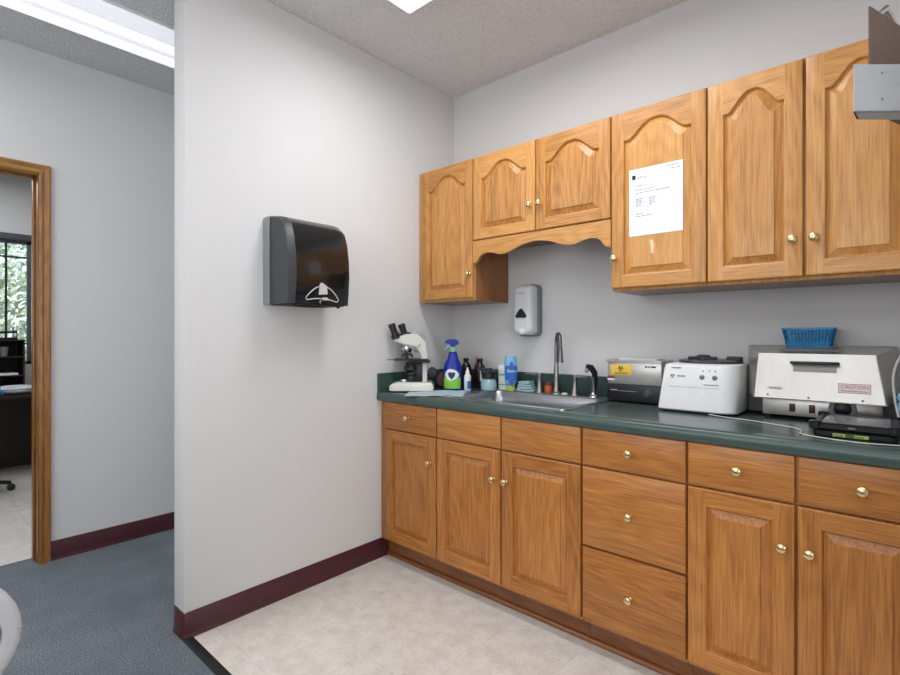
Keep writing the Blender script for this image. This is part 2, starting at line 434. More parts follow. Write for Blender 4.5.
# the sink cabinet box is open at the top, so the bowl hangs inside it
mb = MB(); mb.box(X[2]+.001, X[2]+.019, -.60, -.004, .105, .868, m=M['oak_side']); mb.box(X[4]-.019, X[4]-.001, -.60, -.004, .105, .868, m=M['oak_side'])
mb.box(X[2]+.019, X[4]-.019, -.60, -.004, .105, .123, m=M['oak_side']); mb.box(X[2]+.019, X[4]-.019, -.016, -.004, .123, .868, m=M['oak_side'])
mb.box(X[2]+.002, X[4]-.002, -.611, -.598, .105, .868, .001, m=M['oak_v']); mb.build('carcass', None, c2)
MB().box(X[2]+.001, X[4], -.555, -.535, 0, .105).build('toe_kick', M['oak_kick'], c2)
drawer('drawer_front', X[2]+G, X[3]-G, ZD+.0032, ZT, BF, c2, M['oak_h'], False)
drawer('drawer_front', X[3]+G, X[4]-G, ZD+.0032, ZT, BF, c2, M['oak_h'], False)
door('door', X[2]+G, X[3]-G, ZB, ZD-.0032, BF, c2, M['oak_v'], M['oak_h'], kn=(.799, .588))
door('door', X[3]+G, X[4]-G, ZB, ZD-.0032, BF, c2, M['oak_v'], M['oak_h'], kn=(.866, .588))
c3 = thing('base_cabinet', 'oak base cabinet with a stack of three drawers', 'cabinet', (1.42, -.3, 0), group='oak base cabinets under the counter')
carcass(X[4]+.001, X[5]-.001, c3)
drawer('drawer', X[4]+G, X[5]-G, ZD+.0032, ZT, BF, c3, M['oak_h'])
drawer('drawer', X[4]+G, X[5]-G, .4135, ZD-.0032, BF, c3, M['oak_h'])
drawer('drawer', X[4]+G, X[5]-G, ZB, .4065, BF, c3, M['oak_h'])
c4 = thing('base_cabinet', 'oak base cabinet with two drawers over two knobbed doors, below the sterilizer', 'cabinet', (1.92, -.3, 0), group='oak base cabinets under the counter')
carcass(X[5], RX-.004, c4)
drawer('drawer', X[5]+G, X[6]-G, ZD+.0032, ZT, BF, c4, M['oak_h'])
drawer('drawer', X[6]+G, X[7]-G, ZD+.0032, ZT, BF, c4, M['oak_h'])
door('door', X[5]+G, X[6]-G, ZB, ZD-.0032, BF, c4, M['oak_v'], M['oak_h'], kn=(1.889, .590))
door('door', X[6]+G, X[7]-G, ZB, ZD-.0032, BF, c4, M['oak_v'], M['oak_h'], kn=(1.957, .590))
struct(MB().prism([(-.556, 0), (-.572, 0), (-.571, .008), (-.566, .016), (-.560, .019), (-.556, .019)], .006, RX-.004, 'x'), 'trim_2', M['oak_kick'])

# ------------------------------------------------------------------ countertop with sink cut-out
CT = .918; SX0, SX1, SY0, SY1 = .42, 1.13, -.585, -.045
hx0, hx1, hy0, hy1 = SX0+.015, SX1-.015, SY0+.015, SY1-.015
ctop = thing('countertop', 'long dark green laminate countertop over the base cabinets', 'countertop', (1.15, -.3, .87))
mb = MB(); A, B = .002, RX-.002
edge = [(-.56, CT-.038), (-.622, CT-.038), (-.622, CT-.046), (-.636, CT-.048), (-.6425, CT-.042), (-.645, CT-.030), (-.6445, CT-.016), (-.640, CT-.006), (-.632, CT-.001), (-.622, CT), (hy0, CT), (hy0, CT-.038)]
mb.loops([[(x, y, z) for y, z in edge] for x in (A, B)], cap0=True, cap1=True)
mb.box(A, hx0, hy0, -.002, CT-.038, CT); mb.box(hx1, B, hy0, -.002, CT-.038, CT); mb.box(hx0, hx1, hy1, -.002, CT-.038, CT)
ct = mb.build('worktop', M['counter'], ctop, ang=50, weld=True)
MB().box(A, B, -.021, -.002, CT, CT+.102, .002).build('backsplash', M['counterv'], ctop)
MB().box(.002, .021, -.642, -.021, CT-.044, CT+.102, .003).build('side_splash', M['counterv'], ctop)

# ------------------------------------------------------------------ sink
def rrect(x0, x1, y0, y1, r, z, n=6):
    pts = []
    for cx, cy, a in ((x1-r, y1-r, 0), (x0+r, y1-r, PI/2), (x0+r, y0+r, PI), (x1-r, y0+r, 1.5*PI)):
        for k in range(n+1):
            t = a+PI/2*k/n; pts.append((cx+r*math.cos(t), cy+r*math.sin(t), z))
    return pts
sk = thing('kitchen_sink', 'stainless steel drop-in sink with one wide bowl in the green counter', 'sink', (.775, -.31, CT))
bx0, bx1, by0, by1 = SX0+.035, SX1-.035, SY0+.035, SY1-.105
mb = MB()
mb.loops([rrect(SX0, SX1, SY0, SY1, .03, CT+.001), rrect(SX0+.002, SX1-.002, SY0+.002, SY1-.002, .03, CT+.005), rrect(SX0+.010, SX1-.010, SY0+.010, SY1-.010, .03, CT+.006),
          rrect(SX0+.016, SX1-.016, SY0+.016, SY1-.016, .03, CT+.0035),
          rrect(bx0-.006, bx1+.006, by0-.006, by1+.006, .055, CT+.0035), rrect(bx0, bx1, by0, by1, .05, CT-.002), rrect(bx0+.006, bx1-.006, by0+.006, by1-.006, .05, CT-.05),
          rrect(bx0+.012, bx1-.012, by0+.012, by1-.012, .05, CT-.145), rrect(bx0+.03, bx1-.03, by0+.03, by1-.03, .045, CT-.17), rrect(bx0+.2, bx1-.2, by0+.15, by1-.15, .03, CT-.175)], cap1=True)
mb.build('basin', M['steel'], sk, ang=50)
MB().lathe([(.042, 0), (.040, .004), (.03, .004), (.028, .001), (.0, .001)], ((bx0+bx1)/2, (by0+by1)/2, CT-.174), 24).build('drain', M['chrome'], sk)

FY = -.088
fc = thing('faucet', 'grey metal gooseneck faucet with two lever handles behind the sink', 'faucet', (.800, FY, CT+.003))
pts = [(.800, FY, CT+.05), (.800, FY, CT+.265)]
for k in range(13):
    a = PI*k/12*1.05; pts.append((.800+.027*(1-math.cos(a)), FY-.027*(1-math.cos(a)), CT+.270+.050*math.sin(a)))
pts.append((pts[-1][0]-.001, pts[-1][1]+.003, CT+.235))
mb = MB().tube(pts, [.0105]*2+[.0095]*(len(pts)-2), 14)
e = pts[-1]; mb.tube([(e[0], e[1], CT+.24), (e[0], e[1], CT+.19), (e[0], e[1], CT+.172)], [.0115, .014, .0165], 14)
mb.build('spout', M['faucet'], fc)
MB().lathe([(.026, 0), (.025, .006), (.018, .012), (.0150, .03), (.0135, .10), (.0115, .165), (.0001, .167)], (.800, FY, CT+.0035), 20).build('spout_base', M['nickel'], fc)
for hx, d in ((.697, -1), (.907, 1)):
    MB().lathe([(.023, 0), (.022, .006), (.0165, .014), (.0125, .05), (.0115, .085), (.013, .092), (.0125, .102), (.0001, .105)], (hx, FY, CT+.0035), 18).tube([(hx, FY, CT+.098), (hx+d*.03, FY, CT+.1), (hx+d*.085, FY-.01, CT+.103)], [.0075, .006, .0042], 10).build('handle', M['nickel'], fc)
sp = thing('side_sprayer', 'black and chrome pull-out sprayer at the right of the faucet', 'sprayer', (1.010, FY, CT+.003))
MB().lathe([(.024, 0), (.023, .006), (.016, .012), (.014, .022)], (1.010, FY, CT+.0035), 18).build('base', M['chrome'], sp)
MB().tube([(1.010, FY, CT+.02), (1.010, FY-.002, CT+.075), (1.007, FY-.008, CT+.105)], [.0125, .0105, .0125], 14).build('grip', M['nickel'], sp)
MB().tube([(1.011, FY+.007, CT+.02), (1.015, FY+.010, CT+.08), (1.013, FY+.004, CT+.125), (1.003, FY-.012, CT+.150), (.989, FY-.03, CT+.156)], [.009, .012, .0155, .0165, .013], 14).build('trigger', M['black'], sp)
MB().lathe([(.010, 0), (.008, .014), (0, .015)], (.990, FY-.030, CT+.142), 12, mx=Matrix.Rotation(math.radians(150), 4, 'X')).build('spray_head', M['nickel'], sp)

# ------------------------------------------------------------------ upper cabinets
U = [0, .4316, .8262, 1.2102, 1.5973, 1.9074, 2.2175]
UF = -.335; UB, UT = 1.4335, 2.1865; SB = 1.742
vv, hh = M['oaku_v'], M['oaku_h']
def ubox(x0, x1, z0, parent):
    mb = MB(); mb.box(x0, x1, -.302, -.003, z0, UT+.004, m=M['oak_side']); mb.box(x0+.0005, x1-.0005, -.315, -.300, z0, UT+.004, .001, m=vv)
    mb.box(x0, x1, -.316, -.003, UT+.004, UT+.006, m=vv)
    return mb.build('carcass', None, parent)
w1 = thing('wall_cabinet', 'tall oak wall cabinet in the corner beside the left wall, arched door', 'cabinet', (.21, -.15, UB), group='oak wall cabinets over the counter')
ubox(.003, U[1]-.001, UB-.012, w1)
door('door', .045, U[1]-.003, UB, UT, UF, w1, vv, hh, arch=.070, kn=(.409, 1.565), inset=.05)
w2 = thing('wall_cabinet', 'short oak wall cabinet with two arched doors above the sink and scalloped valance', 'cabinet', (.82, -.15, SB), group='oak wall cabinets over the counter')
ubox(U[1], U[3], SB-.01, w2)
door('door', U[1]+.003, U[2]-.003, SB, UT, UF, w2, vv, hh, arch=.070, kn=(.797, 1.868), inset=.05)
door('door', U[2]+.003, U[3]-.003, SB, UT, UF, w2, vv, hh, arch=.070, kn=(.853, 1.868), inset=.05)
half = [(.4325, 1.617), (.452, 1.619), (.463, 1.628), (.475, 1.647), (.497, 1.663), (.53, 1.668), (.565, 1.662), (.605, 1.650), (.64, 1.649), (.688, 1.662), (.74, 1.681), (.785, 1.690), (.821, 1.693)]
prof = half+[(1.6418-x, z) for x, z in half[:-1][::-1]]
MB().loops([[(x, y, z) for x, z in prof]+[(1.2093, y, SB-.006), (.4325, y, SB-.006)] for y in (-.334, -.3155)], cap0=True, cap1=True).build('valance', hh, w2, ang=30)
w3 = thing('wall_cabinet', 'tall oak wall cabinet with one arched door and a paper notice', 'cabinet', (1.40, -.15, UB), group='oak wall cabinets over the counter')
ubox(U[3]+.001, U[4]-.0005, UB-.012, w3)
d3 = door('door', U[3]+.003, U[4]-.003, UB, UT, UF, w3, vv, hh, arch=.070, kn=(1.232, 1.56), inset=.052)
w4 = thing('wall_cabinet', 'tall double oak wall cabinet above the sterilizer, two arched doors', 'cabinet', (1.9, -.15, UB), group='oak wall cabinets over the counter')
ubox(U[4], RX-.004, UB-.012, w4)
door('door', U[4]+.003, U[5]-.004, UB, UT, UF, w4, vv, hh, arch=.070, kn=(1.876, 1.561), inset=.052)
door('door', U[5]+.004, U[6]-.003, UB, UT, UF, w4, vv, hh, arch=.070, kn=(1.937, 1.561), inset=.052)

# notice taped to the third door
nt_ = thing('paper_notice', 'white printed letter taped to the arched cabinet door right of the sink', 'notice', (1.402, UF-.0008, 1.648))
nx0, nx1, nz0, nz1 = 1.293, 1.511, 1.647, 1.929
MB().box(nx0, nx1, UF-.0012, UF-.0006, nz0, nz1).build('sheet', M['paper'], nt_)
mb = MB(); yy0, yy1 = UF-.0017, UF-.0012
random.seed(3)
def dash_line(z, x0, x1, h=.0022, wmin=.004, wmax=.014):
    x = x0
    while x < x1:
        w_ = random.uniform(wmin, wmax); mb.box(x, min(x+w_, x1), yy0, yy1, z, z+h); x += w_+.003
for z, a, b in ((1.893, .035, .07), (1.886, .035, .08), (1.856, .03, .075), (1.838, .03, .10), (1.826, .03, .165), (1.8, .03, .06), (1.793, .03, .052), (1.786, .03, .062), (1.779, .03, .055), (1.772, .03, .05), (1.80, .085, .115), (1.793, .085, .11), (1.786, .085, .105), (1.779, .085, .11), (1.772, .085, .1), (1.738, .03, .06), (1.728, .03, .10), (1.915, .15, .205), (1.902, .17, .205)):
    dash_line(z, nx0+a, nx0+b)
mb.build('printed_text', M['ink'], nt_)
MB().box(nx0+.013, nx0+.028, yy0, yy1, 1.886, 1.904).build('emblem', M['inkd'], nt_)
tag(MB().prism([(1.384, 1.572), (1.396, 1.566), (1.398, 1.606), (1.391, 1.626), (1.379, 1.624), (1.383, 1.600)], UF-.0010, UF-.0002, 'y').build('tape_scrap', mat('old_tape', (224, 200, 168), .5), None), 'small scrap of old tape left on the cabinet door below the printed letter', 'tape')

# ------------------------------------------------------------------ paper towel dispenser
M['smoke'] = mat('smoked_plastic', (20, 20, 22), .16, noise=(6, .1), coat=.4)
M['darkgrey'] = mat('dark_grey_plastic', (58, 59, 62), .42)
pd = thing('towel_dispenser', 'black smoked-plastic paper towel dispenser mounted on the white wall', 'dispenser', (0, -1.15, 1.37))
y0, y1, z0, z1 = -1.304, -.986, 1.368, 1.766
def side(x_back, x_front, off=0):
    # outline in (x,z): bellied front, round top
    pts = [(x_back, z0)]
    F = [(.205, z0), (.212, 1.42), (.218, 1.50), (.214, 1.58), (.200, 1.66), (.178, 1.716), (.140, 1.750), (.085, 1.764), (.03, 1.766)]
    return [(x_back, z0)]+[(x-off, z) for x, z in F]+[(x_back, 1.764)]
def shell(ya, yb, xb, clip, r, name, m, xmul=1):
    mb = MB(); prof = [(min(x*xmul, clip) if x > xb else xb, z) for x, z in side(xb, 0)]
    def sc(f):  # shrink toward the middle for rounded ends
        cx, cz = .09, 1.56
        return [(xb if x <= xb else cx+(x-cx)*f, cz+(z-cz)*f if z > 1.4 else z) for x, z in prof]
    lp = []
    for y, f in ((ya, .955), (ya+r*.3, .98), (ya+r, 1), (yb-r, 1), (yb-r*.3, .98), (yb, .955)):
        lp.append([(x, y, z) for x, z in sc(f)])
    if name == 'front_cover':
        mb.loops(lp[:3], M['darkgrey'], cap0=True); mb.loops(lp[2:], m, cap1=True)
        return mb.build(name, None, pd, ang=50, weld=True)
    mb.loops(lp, cap0=True, cap1=True); return mb.build(name, m, pd, ang=38)
shell(y0-.004, y1+.004, .0008, .058, .008, 'back_plate', mat('dispenser_grey', (140, 141, 144), .4), xmul=1.0)
shell(y0, y1, .059, 1, .036, 'front_cover', M['smoke'])
F = [(.203, z0+.001), (.2115, 1.42), (.2185, 1.50), (.2145, 1.58), (.2005, 1.66), (.178, 1.7205), (.140, 1.758), (.085, 1.773)]
def zf(z):
    for (xa, za), (xb, zb) in zip(F, F[1:]):
        if za <= z <= zb: return xa+(xb-xa)*(z-za)/(zb-za)
    return .2
MB().box(.03, .200, y0+.02, y1-.02, z0-.004, z0+.004, .002).box(.10, .16, y0+.11, y0+.2, z0-.010, z0, .002).build('bottom_tray', M['blackmatte'], pd)
for yy in (y0+.05, y1-.04): MB().lathe([(.008, -.010), (.009, 0)], (.18, yy, z0-.002), 12).build('foot', M['blackmatte'], pd)
# hand-and-towel emblem on the front
M['emblem'] = mat('emblem_grey', (196, 196, 194), .5)
FX = .2175
def arc(p0, p1, h, n=12):
    return [(FX, p0[0]+(p1[0]-p0[0])*k/n, p0[1]+(p1[1]-p0[1])*k/n+h*4*(k/n)*(1-k/n)) for k in range(n+1)]
cy = -1.137
pts = arc((cy-.078, 1.400), (cy+.088, 1.398), .052)+[(FX, cy+.092, 1.390), (FX, cy+.084, 1.383)]+arc((cy+.078, 1.383), (cy-.072, 1.386), .010)+[(FX, cy-.080, 1.392), (FX, cy-.078, 1.400)]
mb = MB().tube([(zf(z)+.0012, y, z) for _, y, z in pts], .0026, 6)
mb.prism([(cy-.02, 1.411), (cy+.026, 1.415), (cy+.022, 1.452), (cy-.004, 1.466), (cy-.014, 1.46)], .2150, .2190, 'x')
mb.prism([(cy+.0, 1.388), (cy+.035, 1.388), (cy+.028, 1.400), (cy+.004, 1.400)], .2125, .2160, 'x')
mb.tube([(.2105, cy-.006, 1.374), (.211, cy-.012, 1.380), (.211, cy-.002, 1.386)], .0016, 6)
mb.build('emblem', M['emblem'], pd)

# ------------------------------------------------------------------ soap dispenser
sd = thing('soap_dispenser', 'grey and white wall-mounted soap dispenser above the sink', 'dispenser', (.6, 0, 1.226))
sx0, sx1, sz0, sz1 = .530, .655, 1.228, 1.508
def rr(x0, x1, z0, z1, r, y, n=6): return [(a, y, b) for a, b, _ in rrect(x0, x1, z0, z1, r, 0, n)]
M['silver'] = mat('silver_plastic', (208, 210, 214), .35)
MB().loops([rr(sx0-.004, sx1+.006, sz0-.004, sz1+.006, .03, -.002), rr(sx0-.004, sx1+.006, sz0-.004, sz1+.006, .03, -.042), rr(sx0, sx1+.002, sz0, sz1+.002, .03, -.046)], cap0=True, cap1=True).build('back_housing', M['greyp'], sd)
MB().loops([rr(sx0, sx1, sz0+.004, sz1, .03, -.046), rr(sx0, sx1, sz0+.004, sz1, .03, -.080), rr(sx0+.004, sx1-.004, sz0+.008, sz1-.006, .03, -.095), rr(sx0+.014, sx1-.014, sz0+.016, sz1-.018, .028, -.104), rr(sx0+.03, sx1-.03, sz0+.03, sz1-.04, .02, -.107)], cap0=True, cap1=True).build('front_cover', M['silver'], sd, ang=45)
def px(t): return [(.590+a*.037, 1.350+b*.028) for a, b in t]
MB().prism(px([(-1, -.55), (-.7, .1), (-.25, .85), (0, 1), (.25, .85), (.7, .1), (1, -.55), (.8, -.85), (-.8, -.85)]), -.1095, -.1065, 'y').build('sight_window', M['black'], sd)
MB().lathe([(.0, -.004), (.020, -.002), (.026, .012), (.024, .026), (.0, .032)], (.592, -.096, 1.240), 20, sy=.75).build('nozzle', M['white'], sd)
text('PURELL', .017, front_at(.590, -.1072, 1.462), M['greyp'], sd, 'brand_lettering')

# ------------------------------------------------------------------ outlet on the left wall
ol = thing('wall_outlet', 'cream double outlet plate on the left wall behind the microscope', 'outlet', (0, -.315, 1.2))
mb = MB(); mb.box(.0005, .006, -.362, -.268, 1.137, 1.263, .003); mb.build('cover_plate', mat('outlet_plate', (206, 206, 196), .4), ol)
for z in (1.178, 1.222): MB().box(.006, .0085, -.332, -.298, z-.015, z+.015, .004).build('socket', mat('outlet_socket', (186, 186, 176), .4), ol)

# ------------------------------------------------------------------ microscope (local axes: +x toward arm, -y toward the room)
ms = thing('microscope', 'white and black binocular microscope at the left end of the counter', 'microscope', (.113, -.480, CT), math.radians(43), local=True)
bp = [(-.122, -.062), (-.10, -.075), (.08, -.085), (.118, -.07), (.122, .07), (.085, .085), (-.10, .07), (-.122, .055)]
ins = lambda d: [(x*(1-d/.12), y*(1-d/.085)) for x, y in bp]
MB().loops([[(x, y, .008) for x, y in ins(0)], [(x, y, .032) for x, y in ins(0)], [(x if x > 0 else x*.93, y, .045) for x, y in ins(.006)], [(max(x, -.075) if x < 0 else x, y, .053) for x, y in ins(.015)]], cap0=True, cap1=True).build('base', M['cream'], ms, ang=30)
MB().loops([[(x, y, .0) for x, y in ins(.004)], [(x, y, .009) for x, y in ins(.002)]], cap0=True, cap1=True).build('base_pad', M['blackmatte'], ms)
MB().prism([(.052, .05), (.084, .05), (.086, .2), (.074, .275), (.035, .318), (-.01, .320), (-.02, .29), (.03, .235), (.052, .2)], -.024, .024, 'y', bev=.004).build('arm', M['cream'], ms)
MB().box(-.095, .088, -.07, .06, .172, .182, .002).box(-.020, .100, -.062, .062, .160, .173, .002).box(-.14, -.09, -.030, -.018, .174, .178, .001).build('stage', M['black'], ms)
MB().lathe([(.030, .052), (.034, .07), (.030, .085), (.036, .09), (.036, .105), (.026, .112), (.04, .118), (.04, .135), (.03, .150), (.03, .162)], (-.005, 0, 0), 22).box(-.01, .06, -.025, .025, .055, .16, .003).build('condenser', M['black'], ms)
MB().lathe([(.018, .052), (.03, .056), (.027, .066)], (-.045, 0, 0), 18).build('lamp_window', M['chrome'], ms)
for sgn in (-1, 1):
    R = Matrix.Rotation(PI/2*sgn, 4, 'X')
    MB().lathe([(.024, 0), (.026, .004), (.026, .02), (.022, .024), (.016, .025), (.016, .04), (.0, .041)], (.112, .028*-sgn, .105), 22, mx=R).build('focus_knob', M['black'], ms)
MB().lathe([(.03, 0), (.034, .012), (.028, .022)], (-.035, 0, .226), 22, mx=Matrix.Rotation(.3, 4, 'Y')).build('nosepiece', M['chrome'], ms)
for a, ln in ((-.75, .045), (-.1, .052), (.55, .038)):
    Rm = Matrix.Translation((-.035, 0, .232)) @ Matrix.Rotation(a, 4, 'Y') @ Matrix.Rotation(.2, 4, 'X')
    MB().lathe([(.0065, -ln-.012), (.009, -ln), (.0105, -ln+.012), (.012, -.018), (.012, 0)], (0, 0, 0), 16, mx=Rm).build('objective', M['nickel'], ms)
MB().prism([(-.115, .298), (-.108, .283), (-.05, .262), (.035, .246), (.05, .262), (.04, .30), (.0, .325), (-.03, .325)], -.036, .036, 'y', bev=.006).build('head', M['cream'], ms)
for yy in (-.028, .028):
    c = Vector((-.085, yy, .292)); sh = .055 if yy > 0 else 0
    c.x += sh*.9; d = Vector((-.35, 0, 1)).normalized()
    MB().tube([c, c+d*.030, c+d*.031, c+d*.060, c+d*.078, c+d*.088], [.023, .021, .018, .018, .021, .018], 16).build('eyepiece', M['black'], ms)
MB().prism([(-.118, .305), (-.112, .288), (-.02, .296), (.0, .326), (-.04, .332)], -.034, .034, 'y', bev=.004).build('eyepiece_housing', M['black'], ms)

# ------------------------------------------------------------------ bottles beside the sink
def bottle_profile(r, h, neck, zs=0): return [(r*.9, 0), (r, .006), (r, h*.62), (r*.93, h*.72), (neck*1.25, h*.84), (neck, h*.87), (neck, h*.95)]
RZ = math.radians(41)
BACK = lambda a: a
M['blue'] = mat('blue_plastic', (24, 44, 148), .28)
M['lime'] = mat('lime_label', (128, 196, 64), .5, noise=(40, .12))
M['mint'] = mat('mint_plastic', (132, 190, 168), .35)
sb = thing('spray_bottle', 'blue trigger spray bottle with lime green label beside the microscope', 'bottle', (.258, -.30, CT), RZ, True)
MB().lathe([(.048, 0), (.0515, .006), (.0515, .125), (.047, .150), (.033, .175), (.027, .20), (.022, .215), (.016, .222)], seg=28, sy=.62).build('body', M['blue'], sb)
A0, A1 = math.radians(198), math.radians(325)
MB().lathe([(.0522, .012), (.0524, .075)], seg=18, sy=.63, a0=A0, a1=A1, caps=False).build('green_label', M['lime'], sb)
def lpatch(pts, k=1.0):
    """flat outline given as (angle_deg, z) wrapped on the ellipse body"""
    return [(.0532*k*math.cos(math.radians(a)), .0532*.635*k*math.sin(math.radians(a)), z) for a, z in pts]
def blob(ca, cz, ra, rz, k, n=20, wob=0): return lpatch([(ca+ra*math.cos(2*PI*i/n)*(1+wob*math.cos(8*PI*i/n)), cz+rz*math.sin(2*PI*i/n)*(1+wob*math.cos(6*PI*i/n))) for i in range(n)], k)
MB().loops([blob(262, .090, 46*f, .032*f, 1.0, wob=.08) for f in (1, .8, .6, .4, .2, .01)]).build('white_label', mat('label_white', (226, 232, 236), .5), sb)
MB().loops([lpatch([(262+24*f*a, .086+.024*f*b) for a, b in ((-1, .5), (-.5, .8), (0, .65), (.5, .8), (1, .5), (.85, 0), (.5, -.5), (0, -1), (-.5, -.5), (-.85, 0))], 1.012) for f in (1, .75, .5, .25, .01)]).build('emblem', mat('label_navy', (44, 52, 96), .5), sb)
MB().lathe([(.019, 0), (.0205, .004), (.0205, .024), (.016, .028)], (0, 0, .218), 20).build('collar', M['mint'], sb)
MB().prism([(-.046, .268), (-.044, .282), (-.02, .290), (.018, .289), (.034, .278), (.034, .262), (.014, .254), (.01, .244), (-.012, .244), (-.016, .260)], -.015, .015, 'y', bev=.004).build('spray_head', M['blue'], sb)
MB().prism([(-.030, .262), (-.020, .262), (-.026, .245), (-.046, .226), (-.050, .230), (-.034, .248)], -.006, .006, 'y', bev=.001).build('trigger', M['mint'], sb)

M['brownglass'] = mat('brown_bottle', (34, 20, 18), .22)
M['label'] = mat('bottle_label', (214, 216, 222), .6)
def brown_bottle(x, y, r, h, label, lab=True, rz=RZ, cap=None):
    b = thing('brown_bottle', label, 'bottle', (x, y, CT), rz, True, group='dark medicine bottles beside the sink')
    MB().lathe(bottle_profile(r, h, r*.42)+[(r*.42, h*.951)], seg=24).build('body', M['brownglass'], b)
    MB().lathe([(r*.5, h*.90), (r*.52, h*.91), (r*.52, h*.995), (r*.48, h)], seg=20).build('cap', cap or M['black'], b)
    if lab: MB().lathe([(r*1.012, h*.26), (r*1.012, h*.60)], seg=16, a0=math.radians(268), a1=math.radians(350), caps=False).build('label', M['label'], b)
brown_bottle(.315, -.125, .034, .175, 'tall dark brown bottle with white label behind the small white spray bottle')
brown_bottle(.205, -.12, .033, .175, 'dark bottle half hidden directly behind the blue trigger spray bottle', False)
b = thing('antiseptic_bottle', 'reddish brown bottle with a pink cap between the two dark bottles', 'bottle', (.272, -.080, CT), RZ, True)
MB().lathe(bottle_profile(.031, .18, .014)+[(.014, .172)], seg=24).build('body', mat('reddish_brown', (110, 62, 56), .4), b)
MB().lathe([(.019, .155), (.021, .158), (.021, .182), (.018, .185)], seg=20).build('cap', mat('pink_cap', (196, 150, 146), .5), b)

b = thing('small_spray_bottle', 'small white and blue bottle with pointed cap at the sink edge', 'bottle', (.335, -.262, CT), RZ, True)
MB().lathe([(.018, 0), (.020, .004), (.020, .078), (.016, .09), (.009, .096)], seg=22).build('body', M['white'], b)
MB().lathe([(.0203, .012), (.0203, .055)], seg=10, a0=math.radians(262), a1=math.radians(345), caps=False).build('blue_label', mat('label_blue', (42, 110, 190), .5), b)
MB().lathe([(.0115, .092), (.0115, .108), (.006, .116), (.0045, .130), (0, .131)], seg=18).build('cap', M['white'], b)

b = thing('foam_jar', 'squat clear blue jar with a black pump top beside the sink', 'jar', (.425, -.185, CT), RZ, True)
MB().lathe([(.036, 0), (.044, .008), (.046, .03), (.043, .05), (.034, .066), (.028, .072)], seg=28).build('jar_body', mat('blue_jar', (148, 182, 190), .15, noise=(14, .12), coat=.5), b)
MB().lathe([(.034, .068), (.040, .072), (.040, .096), (.034, .102), (.020, .104), (.018, .122)], seg=26).box(-.046, .020, -.014, .014, .112, .128, .004).box(.008, .052, -.020, .018, .098, .122, .006).box(-.044, -.008, -.02, .02, .094, .116, .005).build('pump_top', M['black'], b)

b = thing('wipes_pack', 'white wipes carton with green band standing behind the blue soap bottle', 'carton', (.468, -.085, CT), math.radians(20), True)
MB().box(-.035, .045, -.022, .022, 0, .142, .004).build('carton_body', M['white'], b)
gm = mat('pale_green', (120, 178, 150), .5)
MB().box(-.0352, .0452, -.0224, .0224, .082, .092).build('green_band', gm, b); MB().box(-.0352, .0452, -.0224, .0224, .028, .034).build('green_band', gm, b)
text('WIPES', .016, front_at(.008, -.0228, .112), mat('ink_teal', (70, 140, 140), .5), b, 'lettering') if False else None

b = thing('dish_soap_bottle', 'upside-down blue dish soap bottle with lime cap beside the faucet', 'bottle', (.530, -.118, CT+.003), RZ, True)
MB().lathe([(.020, .026), (.028, .034), (.034, .06), (.0365, .10), (.036, .15), (.034, .178), (.033, .192), (.030, .1955)], seg=28, sy=.6).build('body', mat('clear_blue', (112, 172, 214), .2, coat=.5), b)
MB().loops([[(.0372*k*math.cos(math.radians(a))*s_, .0372*k*.62*math.sin(math.radians(a)), z) for a, z, s_ in [(272+36*math.cos(2*PI*i/20)*(1-.55*max(0, math.sin(2*PI*i/20))), .098+.066*math.sin(2*PI*i/20), 1) for i in range(20)]] for k in (1.0, 1.03)], cap1=True).build('label', mat('deep_blue', (20, 92, 178), .35), b)
text('Dawn', .021, Matrix.Translation((.002, -.0243, .110)) @ FRONT, mat('label_white2', (236, 240, 244), .5), b, 'lettering')
MB().lathe([(.0225, 0), (.024, .003), (.0235, .022), (.02, .028)], seg=24, sy=.75).build('cap', mat('lime_cap', (170, 188, 70), .4), b)
MB().lathe([(.0346, .034+.026), (.037, .10), (.0362, .14)], seg=14, sy=.61, a0=math.radians(205), a1=math.radians(350), caps=False).build('blue_liquid', mat('blue_liquid', (34, 112, 190), .2), b)

M['cloth'] = mat('blue_cloth', (150, 178, 186), .85, noise=(60, .12), bump=(120, .4, .002))
cl = thing('folded_cloth', 'folded pale blue cleaning cloth on the sink deck beside the faucet', 'cloth', (.62, -.093, CT+.004))
def sheet(x0, x1, y0, y1, z, th, wob, seed, m, parent, name, nx=26, ny=10, rz=0):
    rnd = random.Random(seed); ph = [rnd.uniform(0, 6) for _ in range(6)]
    f = lambda u, v: wob*(.5*math.sin(7*u+ph[0]+3*v)+.3*math.sin(13*u+ph[1]-5*v)+.3*math.sin(9*v+ph[2]))
    mb = MB(); g = []
    cx, cy = (x0+x1)/2, (y0+y1)/2; c, s = math.cos(rz), math.sin(rz)
    def P(u, v, dz):
        e = .5*wob*math.sin(11*u+ph[3]); x = x0+(x1-x0)*u-cx; y = y0+(y1-y0)*v-cy+e
        return (cx+x*c-y*s, cy+x*s+y*c, z+abs(f(u, v))+dz)
    top = [[P(i/nx, j/ny, th) for j in range(ny+1)] for i in range(nx+1)]
    bot = [[P(i/nx, j/ny, 0) for j in range(ny+1)] for i in range(nx+1)]
    mb.loops([top[i] for i in range(nx+1)], closed=False); mb.loops([bot[i] for i in range(nx+1)], closed=False)
    rim = lambda G: [G[i][0] for i in range(nx+1)]+[G[nx][j] for j in range(1, ny+1)]+[G[i][ny] for i in range(nx-1, -1, -1)]+[G[0][j] for j in range(ny-1, 0, -1)]
    mb.loops([rim(top), rim(bot)])
    return mb.build(name, m, parent, ang=60, weld=True)
for k in range(4):
    sheet(.572+.004*k, .672-.008*k, -.128, -.06, CT+.0045+.0135*k, .011, .004, 5+k, M['cloth'], cl, 'fold', 20, 8, .2)
b = thing('orange_jar', 'small orange brown glass jar behind the faucet on the sink deck', 'jar', (.742, -.075, CT+.003))
